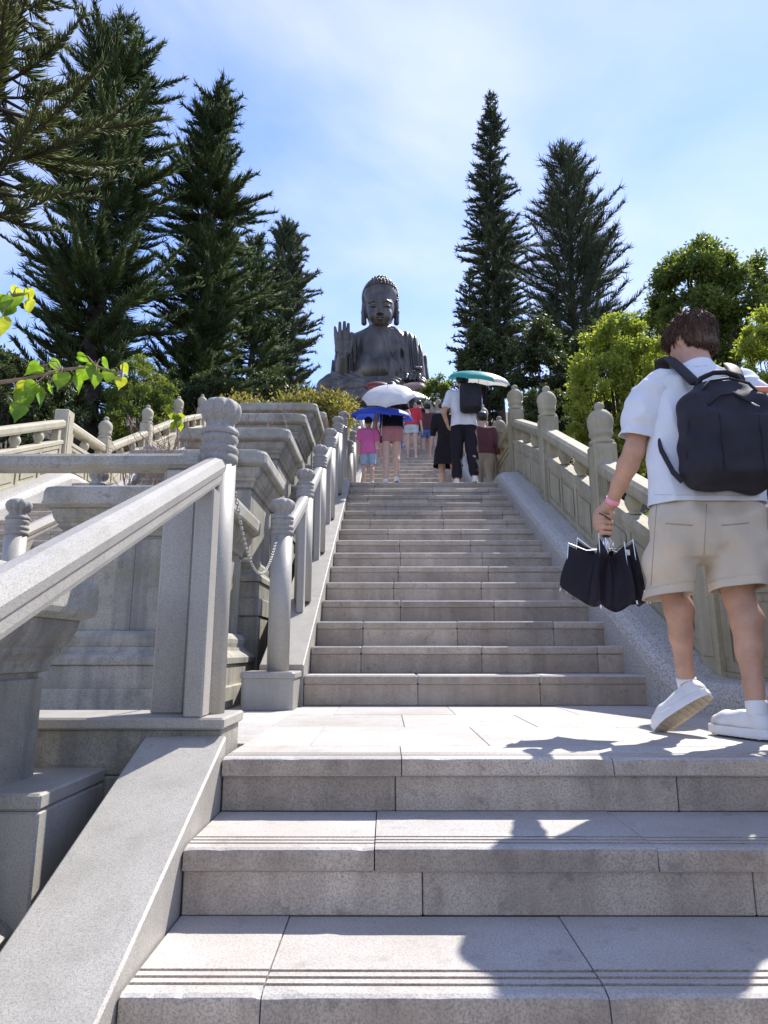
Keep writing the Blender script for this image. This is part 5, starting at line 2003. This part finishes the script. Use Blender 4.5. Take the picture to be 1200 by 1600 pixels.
small_pack('black backpack with a pale curved stripe on the man in the white T-shirt', (xm + 0.08, 8.87, zt + 1.22), (0.15, 0.09, 0.21), logo=True)
umbrella('green and white panelled umbrella at the top of the first flight', at(750, 581, 9.0), (0.14, -0.36, 1), 0.47, 0.15, ['umbrella_white', 'umbrella_white', 'umbrella_green', 'umbrella_green', 'umbrella_green', 'umbrella_green', 'umbrella_white', 'umbrella_white'], 0.7)
x = at(700, 700, 9.6).x
person('person in a black dress left of the man with the black trousers', (x, 9.7, zt), 1.55, top='cloth_black', kind='dress', hair='long', sleeve=0.5)
x = at(757, 700, 10.2).x
person('person in dark red top and beige trousers by the right balustrade', (x, 10.3, zt), 1.55, top='cloth_maroon', bottom='cloth_beige', kind='pants', sleeve=0.8)
# ---- farther up
def up_person(label, u, y, **kw):
    z = stepz(y)
    p = at(u, 660, y)
    return person(label, (p.x, y, z + 0.003), **kw)


up_person('person in a red top and pale denim shorts under the brown umbrella', 643, 14.9, H=1.56, top='cloth_red', bottom='cloth_paledenim', kind='shorts', hair='long', hem=0.92)
umbrella('brown umbrella tilted behind the white one', at(632, 600, 14.9), (-0.32, -0.42, 1), 0.50, 0.2, ['umbrella_brown'], 0.7)
up_person('person in dark top and blue shorts high on the stairs', 668, 16.9, H=1.66, top='cloth_maroon', bottom='cloth_blue', kind='shorts', sleeve=0.8)
up_person('person in grey climbing beside the right kerb', 690, 19.0, H=1.6, top='cloth_grey', bottom='cloth_beige', kind='pants', sleeve=0.7)
up_person('person in black farther up, half hidden by the brown umbrella', 655, 21.0, H=1.62, top='cloth_black', bottom='cloth_grey', kind='pants', sleeve=0.8)
up_person('person in a pale top just above the white umbrella, far up', 622, 20.0, H=1.6, top='cloth_white', bottom='cloth_blue', kind='pants', sleeve=0.5)
umbrella('small maroon umbrella, farthest and highest of all', at(590, 597, 20.0), (0, -0.2, 1), 0.45, 0.2, ['umbrella_maroon'], 0.75)


# ================================================================ THE MAN IN FRONT
def front_man():
    root = empty('person', (at(1150, 1150, 2.6).x, 2.6, 0.002))
    tag(root, 'man in white T-shirt and beige shorts walking away with a black backpack and folded umbrella', 'person')
    A = lambda u, v, y: np.array(at(u, v, y))
    lo, hi = (0.55, 2.1, 0.0), (1.95, 3.1, 1.80)
    h = 0.0075
    d = SDF(lo, hi, h)
    hc = A(1080, 536, 2.63)
    fwd = Vector((-0.42, 0.9, -0.28))
    P, M = head_sdf(d, hc, fwd, (-0.06, 0.16, 1), 0.96)
    d.cap(A(1085, 556, 2.60), 0.056, A(1092, 590, 2.55), 0.064, 0.02)
    d.cap(A(1040, 605, 2.55), 0.06, A(1150, 605, 2.55), 0.06, 0.04)
    d.cap(A(1095, 640, 2.53), 0.10, A(1102, 770, 2.5), 0.10, 0.04)
    # left arm with the fist
    sh, el, wr = A(1013, 607, 2.54), A(991, 704, 2.58), A(957, 783, 2.72)
    d.cap(sh * .85 + el * .15, 0.040, el, 0.041, 0.0)
    mid = el * 0.72 + wr * 0.28
    d.chain([(*el, 0.040), (*mid, 0.0415), (*(el * .35 + wr * .65), 0.033), (*wr, 0.0265)], 0.015)
    Hc = A(945, 822, 2.76)
    fist = SDF(Hc - 0.13, Hc + 0.13, 0.0036)
    fist.chain([(*(wr * .7 + el * .3), 0.029), (*wr, 0.0262), (*(Hc + (-0.012, 0.015, 0.05)), 0.027)], 0.01)
    fist.ell(Hc + (-0.021, 0.014, 0.022), (0.021, 0.034, 0.042), 0.012)
    for i in range(4):
        z = 0.036 - 0.0225 * i
        kx = 0.004 * abs(i - 1)
        rr = (0.0105, 0.0112, 0.0105, 0.0092)[i]
        fist.chain([(*(Hc + (-0.028 + kx, -0.010, z + .002)), rr * 1.12), (*(Hc + (-0.014 + kx * .5, -0.034 + kx, z - .001)), rr * 1.02), (*(Hc + (0.016 - kx, -0.031, z - .004)), rr * 0.95), (*(Hc + (0.025 - kx, -0.008, z - .006)), rr * 0.85)], 0.0012)
    fist.chain([(*(Hc + (-0.014, 0.02, 0.060)), 0.0145), (*(Hc + (0.014, -0.014, 0.060)), 0.012), (*(Hc + (0.027, -0.032, 0.046)), 0.0098)], 0.003)
    # right arm, swinging forward
    s2, e2, w2 = A(1178, 612, 2.54), A(1228, 702, 2.56), A(1222, 752, 2.76)
    d.cap(s2, 0.052, e2, 0.042, 0.02)
    d.chain([(*e2, 0.041), (*(e2 * .7 + w2 * .3), 0.042), (*w2, 0.028)], 0.015)
    hand(d, w2, Vector(w2 - e2), (-1, 0, 0), (0, 0, 1), 1.0, 0.7)
    # legs
    h1, t1 = A(1110, 1086, 2.63), A(1044, 1130, 2.72)
    h2, t2 = A(1208, 1163, 2.44), A(1122, 1146, 2.66)
    t2[2] = h2[2] = 0.014
    M1, M2 = frame(t1 - h1, (-0.22, 0.75, 0.62)), frame(t2 - h2, (0, 0, 1))
    k1, a1 = A(1046, 895, 2.66), h1 + 0.048 * np.array(M1[1]) + 0.10 * np.array(M1[2])
    d.cap(A(1062, 800, 2.52), 0.088, k1, 0.064, 0.03)
    d.chain([(*k1, 0.057), (*(k1 * .86 + a1 * .14), 0.050), (*(k1 * .66 + a1 * .34 + (0.008, -0.016, 0)), 0.0535), (*(k1 * .42 + a1 * .58 + (0.003, -0.007, 0)), 0.043), (*(k1 * .16 + a1 * .84), 0.0315), (*a1, 0.033)], 0.02)
    k2, a2 = A(1150, 905, 2.54), h2 + 0.05 * np.array(M2[1]) + 0.105 * np.array(M2[2])
    d.cap(A(1146, 805, 2.5), 0.09, k2, 0.066, 0.03)
    d.chain([(*k2, 0.059), (*(k2 * .84 + a2 * .16), 0.052), (*(k2 * .66 + a2 * .34 + (0.007, -0.017, 0)), 0.0565), (*(k2 * .42 + a2 * .58 + (0.002, -0.008, 0)), 0.045), (*(k2 * .16 + a2 * .84), 0.033), (*a2, 0.034)], 0.02)
    # feet inside the shoes
    for hh, MM, aa in ((h1, M1, a1), (h2, M2, a2)):
        d.cap(aa, 0.034, hh + 0.05 * np.array(MM[1]) + 0.05 * np.array(MM[2]), 0.03, 0.01)
    V, Q = d.mesh(1)
    V2, Q2 = fist.mesh(1)
    Q = np.concatenate([Q, Q2 + len(V)])
    V = np.concatenate([V, V2])
    mk('body', V, Q, 'skin', root, True)
    # hair: shell plus locks
    d = SDF(hc - 0.17, hc + 0.17, 0.005)
    d.ell(P(0, -0.014, 0.036), (0.087, 0.104, 0.098), 0, M)
    d.ell(P(0, -0.055, -0.035), (0.066, 0.048, 0.062), 0.03, M)
    d.ell(P(0.01, 0.06, 0.085), (0.067, 0.057, 0.043), 0.03, M)
    d.box(P(0, 0.115, -0.07), (0.09, 0.075, 0.115), 0.03, 0.012, M, sub=True)
    d.box(P(0.085, 0.012, -0.045), (0.04, 0.032, 0.055), 0.015, 0.008, M, sub=True)
    d.box(P(-0.085, 0.012, -0.045), (0.04, 0.032, 0.055), 0.015, 0.008, M, sub=True)
    d.box(P(0, 0, -0.155), (0.2, 0.2, 0.07), 0.01, 0.01, M, sub=True)
    V, Q = d.mesh(1)
    V = noisy(V, Q, 0.006, 16, (1, 1, 0.5))
    V = noisy(V, Q, 0.0025, 90, (1, 1, 0.25), 5)
    hr = mk('hair', V, Q, 'hair_brown', root, True)
    rs = np.random.RandomState(4)
    pick = rs.choice(len(V), 4200)
    c0 = np.array(P(0, -0.01, 0.02))
    out = V[pick] - c0
    out /= np.linalg.norm(out, axis=1)[:, None]
    crown = np.array(P(0.0, -0.03, 0.14)) - c0
    flow = out - crown[None] / np.linalg.norm(crown) * 0.9 + rs.normal(scale=.12, size=out.shape)
    flow -= out * (flow * out).sum(1)[:, None] * 0.8
    SV, SF = spikes(V[pick] - out * 0.003, flow + out * 0.12, rs.uniform(0.02, 0.045, len(pick)), -out, np.full(len(pick), 0.0015), 0.22, rs)
    mk('hair_locks', SV, SF, 'hair_brown', hr)
    # T-shirt
    d = SDF(lo, hi, h)
    wav = lambda X, Y, Z: 0.004 * np.sin(X * 30 + Z * 15 + 1.2 * np.sin(Z * 11)) + 0.002 * np.sin(X * 61 - Z * 23)
    d.cap(A(1030, 603, 2.55), 0.068, A(1160, 604, 2.55), 0.068)
    d.cap(A(1086, 572, 2.575), 0.070, A(1095, 600, 2.55), 0.08, 0.05)
    d.stack([(*A(1104, 830, 2.49), 0.112, 0.122), (*A(1104, 785, 2.5), 0.108, 0.118), (*A(1102, 730, 2.51), 0.098, 0.112), (*A(1100, 670, 2.53), 0.105, 0.112), (*A(1098, 630, 2.545), 0.115, 0.102), (*A(1097, 600, 2.55), 0.12, 0.085)], (1, 0), 0.035, wav)
    e3 = sh * 0.12 + el * 0.88
    V0, Q0 = d.mesh(1)
    V0 = noisy(V0, Q0, 0.010, 5, (1.5, 1, 1.0))
    V0 = noisy(V0, Q0, 0.0085, 7, (1.6, 1, 0.75), 4, True)
    bm = clip(V0, Q0, [(tuple(A(1100, 783, 2.4)), (0.0, 0.05, -1)), (tuple(A(1086, 556, 2.50)), (-0.05, 0.45, 1))])
    shirt = shell('t_shirt', bm, 'shirt_white', root, 0.004)
    bv0 = BVHTree.FromPolygons([tuple(v) for v in V0], [tuple(int(i) for i in q) for q in Q0])
    ln = lambda a, b, n=9: [(a[0] + (b[0] - a[0]) * i / n, a[1] + (b[1] - a[1]) * i / n) for i in range(n + 1)]
    seam(shirt, bv0, ln((1022, 773), (1188, 775), 24), 'stitch_white', 0.0013)
    seam(shirt, bv0, [(1058, 566), (1072, 571), (1088, 573), (1104, 571), (1116, 567)], 'stitch_white', 0.0016)
    for (a, b, cut, nm) in ((sh, el, 0.80, 'sleeve'), (s2, e2, 0.80, 'sleeve')):
        d = SDF(lo, hi, h)
        wv = lambda X, Y, Z: 0.0025 * np.sin(X * 40 + Z * 45) + 0.0015 * np.sin(Z * 90 + X * 30)
        d.chain([(*(a + np.array([0.04 if a is sh else -0.04, 0, 0.008])), 0.064), (*(a * .75 + b * .25), 0.069), (*(a * .5 + b * .5), 0.071), (*(a * 0.0 + b * 1.0), 0.080)], 0.02, warp=wv)
        V1, Q1 = d.mesh(1)
        V1 = noisy(V1, Q1, 0.007, 11, (1, 1, 1.3), 2, True)
        cc = a + (b - a) * cut
        shell(nm, clip(V1, Q1, [(tuple(cc), tuple(b - a))]), 'shirt_white', shirt, 0.004)
    # shorts
    d = SDF(lo, hi, h)
    wv = lambda X, Y, Z: 0.005 * np.sin(Z * 34 + X * 22) + 0.0035 * np.sin(X * 55 + Z * 18) * 1.0
    d.stack([(*A(1104, 872, 2.49), 0.088, 0.07), (*A(1104, 852, 2.49), 0.098, 0.10), (*A(1104, 815, 2.485), 0.102, 0.112), (*A(1103, 765, 2.5), 0.09, 0.102)], (1, 0), 0.0, wv)
    d.chain([(*A(1060, 830, 2.5), 0.106), (*A(1050, 880, 2.55), 0.096), (*A(1046, 960, 2.61), 0.088)], 0.035, warp=wv)
    d.chain([(*A(1148, 830, 2.48), 0.106), (*A(1154, 885, 2.48), 0.098), (*A(1156, 970, 2.48), 0.094)], 0.035, warp=wv)
    d.box(A(1099, 940, 2.5), (0.016, 0.3, 0.13), 0.006, 0.02, sub=True)
    V, Q = d.mesh(1)
    hz = A(1048, 926, 2.5)
    hz2 = A(1157, 934, 2.4)
    V = noisy(V, Q, 0.008, 6, (0.8, 0.8, 1.3), 3)
    V = noisy(V, Q, 0.0085, 6.5, (1.0, 0.8, 1.25), 8, True)
    sh_ = shell('shorts', clip(V, Q, [(tuple(hz), (0.04, -0.10, -1))]), 'shorts_beige', root, 0.005)
    bv = BVHTree.FromPolygons([tuple(v) for v in V], [tuple(int(i) for i in q) for q in Q])
    ln = lambda a, b, n=9: [(a[0] + (b[0] - a[0]) * i / n, a[1] + (b[1] - a[1]) * i / n) for i in range(n + 1)]
    seam(sh_, bv, ln((1104, 788), (1100, 866), 12), 'stitch')
    seam(sh_, bv, ln((1040, 818), (1082, 821)), 'stitch', 0.0022, 'pocket')
    seam(sh_, bv, ln((1128, 821), (1170, 817)), 'stitch', 0.0022, 'pocket')
    seam(sh_, bv, ln((1026, 790), (1017, 915), 16), 'stitch')
    # turned-up hems, a little proud
    Vh = V.copy()
    fn = np.cross(V[Q[:, 2]] - V[Q[:, 0]], V[Q[:, 3]] - V[Q[:, 1]])
    nr_ = np.zeros_like(V)
    for i in range(4): np.add.at(nr_, Q[:, i], fn)
    Vh += nr_ / (np.linalg.norm(nr_, axis=1)[:, None] + 1e-12) * 0.0028
    shell('hem', clip(Vh, Q, [(tuple(hz + (0, 0, -0.001)), (0.04, -0.10, -1)), (tuple(hz + (0, 0, 0.03)), (-0.04, 0.10, 1))]), 'shorts_beige', sh_, 0.003)
    # shoes and socks
    shoe(root, tuple(h1), tuple(t1), (-0.22, 0.75, 0.62), 'shoe_white', 0.258, 'sole', 0.005)
    shoe(root, tuple(h2), tuple(t2), (0, 0, 1), 'shoe_white', 0.262, 'sole', 0.005)
    for kk, aa in ((k1, a1), (k2, a2)):
        ax = Vector(kk - aa).normalized()
        q = Vector(aa)
        mk('sock', *tube([q - ax * 0.05, q - ax * 0.02, q + ax * 0.004, q + ax * 0.016, q + ax * 0.019], [0.030, 0.036, 0.0372, 0.0374, 0.033], 18), 'sock_white', root, True)
    # wristband
    ax = Vector(wr - el).normalized()
    wc = Vector(wr)
    V, F = tube([wc - ax * 0.012, wc - ax * 0.011, wc + ax * 0.008, wc + ax * 0.009], [0.0285, 0.0305, 0.030, 0.028], 18)
    mk('wristband', V, F, 'band_pink', root, True)
    # cord round the fist
    return Hc


def seam(parent, bvh, pts, mat, rad=0.0016, name='seam'):
    """a stitched line laid on the cloth, found by looking at it from behind"""
    P_ = []
    for (u, v) in pts:
        p = Vector(at(u, v, 2.0))
        d_ = (p - EYE).normalized()
        hit = bvh.ray_cast(p, d_)
        if hit[0] is not None:
            P_.append(hit[0] - d_ * rad * 0.4)
    if len(P_) > 1:
        mk(name, *tube(P_, rad, 5), mat, parent, True)


HC = front_man()


def folded_umbrella(Hc):
    """telescopic umbrella hanging open-bellied from the fist, ribs showing"""
    c = Vector(Hc)
    root = empty('folded_umbrella', (c.x, c.y, c.z - 0.33))
    tag(root, 'loosely folded black umbrella with silver ribs in the hand of the man with the backpack', 'umbrella')
    mk('handle', *tube([c + Vector((0, 0, 0.055)), c + Vector((0, 0, 0.05)), c + Vector((0, 0, -0.045)), c + Vector((0, 0, -0.05))], [0.010, 0.0145, 0.0145, 0.011], 12), 'rubber_black', root, True)
    mk('shaft', *tube([c + Vector((0, 0, -0.05)), c + Vector((0.005, 0, -0.30))], 0.006, 8), 'steel', root)
    n = 8
    r = random.Random(9)
    angs = [2 * PI * i / n + 0.2 + r.uniform(-0.2, 0.2) for i in range(n)]
    rads = [0.15, 0.115, 0.14, 0.135, 0.185, 0.115, 0.13, 0.135]
    kz = [-0.12, -0.07, -0.10, -0.055, -0.085, -0.06, -0.10, -0.085]
    m = MB()
    for i in range(n):         # runner fingers: bright stubs round the shaft
        a = 2 * PI * i / n
        q = Vector((math.cos(a), math.sin(a), 0))
        m.add(*tube([c + q * 0.014 + Vector((0, 0, -0.052)), c + q * 0.023 + Vector((0, 0, -0.07)), c + q * 0.024 + Vector((0, 0, -0.105))], [0.0035, 0.0045, 0.003], 5))
    m.build('runner', 'steel', root)
    tips = []
    for i in range(n):         # each rib: out from the runner to a knee that pokes up, folded back down to the hem
        q = Vector((math.cos(angs[i]), math.sin(angs[i]), 0))
        knee = c + q * rads[i] * 0.85 + Vector((0, 0, kz[i]))
        tip = c + q * rads[i] * (1.1 + r.uniform(-.1, .25)) + Vector((0, 0, -0.305 - r.uniform(-0.055, 0.04)))
        tips.append((knee, tip, q))
        mk('rib', *tube([c + q * 0.018 + Vector((0, 0, -0.10)), c + q * rads[i] * 0.45 + Vector((0, 0, kz[i] * 0.4 - 0.07)), knee + Vector((0, 0, 0.012))], 0.0022, 5), 'steel', root)
        mk('rib', *tube([knee + Vector((0, 0, 0.016)), knee.lerp(tip, .25) - q * 0.004, knee.lerp(tip, .5) - q * 0.004], 0.0022, 5), 'steel', root)
        mk('rib_tip', *tube([tip, tip + (tip - knee).normalized() * 0.014], [0.004, 0.0028], 6), 'steel', root)
    for i in range(n):         # slack cloth between neighbouring ribs
        (k0, t0, q0), (k1, t1, q1) = tips[i], tips[(i + 1) % n]
        V, F = [], []
        mU, mV = 12, 14
        dp, hg = r.uniform(0.05, 0.085), r.uniform(0.015, 0.04)
        for a in range(mU + 1):
            s = a / mU
            belly = math.sin(s * PI) ** 0.8
            qm = (q0.lerp(q1, s)).normalized()
            k = k0.lerp(k1, s) - qm * belly * dp + Vector((0, 0, -belly * 0.05))
            e_ = t0.lerp(t1, s) - qm * belly * dp * 0.55 + Vector((0, 0, -belly * hg))
            for b in range(mV + 1):
                t = b / mV
                if t < 0.7:
                    w = t / 0.7
                    p = k.lerp(e_, w)
                    bulge = math.sin(w * PI) * (0.022 if 0 < a < mU else 0.004)
                    p += qm * bulge * (0.6 + 0.4 * math.sin(s * 9 + i * 2))
                    p += qm * 0.006 * math.sin(s * 19 + w * 5 + i)
                else:
                    w = (t - 0.7) / 0.3
                    ctr = Vector((c.x + 0.003, c.y, c.z - 0.30))
                    p = e_.lerp(e_.lerp(ctr, 0.6), w)
                    p.z += 0.03 * w
                V.append(p)
        for a in range(mU):
            for b in range(mV):
                o = a * (mV + 1) + b
                F.append((o, o + 1, o + mV + 2, o + mV + 1))
        mk('canopy_panel', V, F, 'umbrella_black', root, True)
    # wrist cord
    mk('cord', *tube([c + Vector((-0.03, -0.03, 0.05)), c + Vector((-0.005, -0.044, 0.03)), c + Vector((0.016, -0.04, 0.015)), c + Vector((0.01, -0.02, -0.05))], 0.0028, 5), 'rubber_black', root)
    mk('care_tag', *cbox(c.x + 0.05, c.x + 0.07, c.y - 0.075, c.y - 0.072, c.z - 0.135, c.z - 0.112, 0.001), 'sock_white', root)


folded_umbrella(HC)


def big_pack():
    A = lambda u, v, y: Vector(at(u, v, y))
    c = A(1135, 676, 2.33)
    root = empty('backpack', (c.x, c.y, c.z - 0.22))
    tag(root, 'large black backpack with carry loop and small orange tag on the man in front', 'backpack', 'backpacks worn by visitors')
    ca, sa = math.cos(0.10), math.sin(0.10)
    up = (0.06, sa, ca)
    M = frame((0.0, 1, -0.08), up)
    Ax = np.array(M).T
    L = lambda x, y, z: tuple(np.array(c) + Ax @ np.array([x, y, z]))
    h = 0.0075
    d = SDF(np.array(c) - 0.33, np.array(c) + 0.33, h)
    cre = lambda X, Y, Z: 0.003 * np.sin(X * 47 + Z * 31) + 0.0025 * np.sin(Z * 70 - X * 20)
    d.box(L(0, 0.01, -0.03), (0.158, 0.085, 0.185), 0.06, 0, M, warp=cre)
    d.ell(L(0, 0.01, 0.09), (0.150, 0.078, 0.125), 0.03, M, warp=cre)
    d.box(L(0, -0.07, -0.07), (0.125, 0.028, 0.125), 0.026, 0.02, M, warp=cre)
    V, Q = d.mesh(1)
    V = noisy(V, Q, 0.007, 8)
    mk('bag', V, Q, 'pack_black', root, True)
    # zips
    z1 = [L(-0.155, -0.01, -0.12), L(-0.152, -0.035, 0.02), L(-0.13, -0.05, 0.11), L(-0.07, -0.052, 0.178), L(0.0, -0.05, 0.195), L(0.07, -0.052, 0.178), L(0.13, -0.05, 0.11), L(0.152, -0.035, 0.02), L(0.155, -0.01, -0.12)]
    mk('zip', *tube(z1, 0.0055, 6), 'strap_black', root, True)
    z2 = [L(-0.10, -0.085, 0.065), L(-0.06, -0.088, 0.105), L(-0.01, -0.090, 0.115), L(0.05, -0.092, 0.075)]
    mk('zip', *tube(z2, 0.005, 6), 'strap_black', root, True)
    mk('zip_pull', *tube([L(0.045, -0.098, 0.077), L(0.06, -0.101, 0.066), L(0.072, -0.100, 0.062)], [0.003, 0.004, 0.0028], 6), 'steel', root, True)
    for sx in (-1, 1):
        mk('seam', *tube([L(sx * 0.068, -0.1005, -0.19), L(sx * 0.070, -0.103, -0.05), L(sx * 0.068, -0.098, 0.03)], 0.0022, 5), 'strap_black', root, True)
    # carry loop
    mk('carry_loop', *tube([L(-0.085, 0.03, 0.185), L(-0.075, 0.005, 0.218), L(-0.035, -0.012, 0.236), L(0.01, -0.015, 0.239), L(0.05, -0.01, 0.230), L(0.085, 0.012, 0.208), L(0.095, 0.03, 0.18)], 0.010, 8), 'strap_black', root, True)
    mk('orange_tag', *cbox(*[f(L(0.095, -0.045, 0.145)[i], L(0.145, -0.03, 0.175)[i]) for i in range(3) for f in (min, max)], 0.004), 'tag_orange', root)
    # shoulder straps
    for (pts, nm) in (([A(1088, 600, 2.40), A(1066, 578, 2.46), A(1046, 560, 2.56), A(1034, 566, 2.66), A(1036, 610, 2.70), A(1040, 670, 2.70)], 'shoulder_strap'),
                      ([A(1152, 592, 2.42), A(1147, 577, 2.47), A(1142, 571, 2.56), A(1146, 580, 2.66), A(1156, 620, 2.70), A(1158, 680, 2.70)], 'shoulder_strap')):
        P_ = []
        for i in range(len(pts) - 1):
            for t in (0, .5):
                P_.append(pts[i].lerp(pts[i + 1], t))
        P_.append(pts[-1])
        V, F = tube(P_, 0.031, 10, flat=0.26, up=(0.1, -0.75, 0.65))
        mk(nm, V, F, 'strap_black', root, True)
    mk('lower_strap', *tube([A(1034, 640, 2.62), A(1022, 664, 2.53), A(1033, 703, 2.44), A(1052, 738, 2.37), A(1066, 752, 2.33)], 0.011, 8, flat=0.3, up=(-1, -0.4, 0)), 'strap_black', root, True)


big_pack()
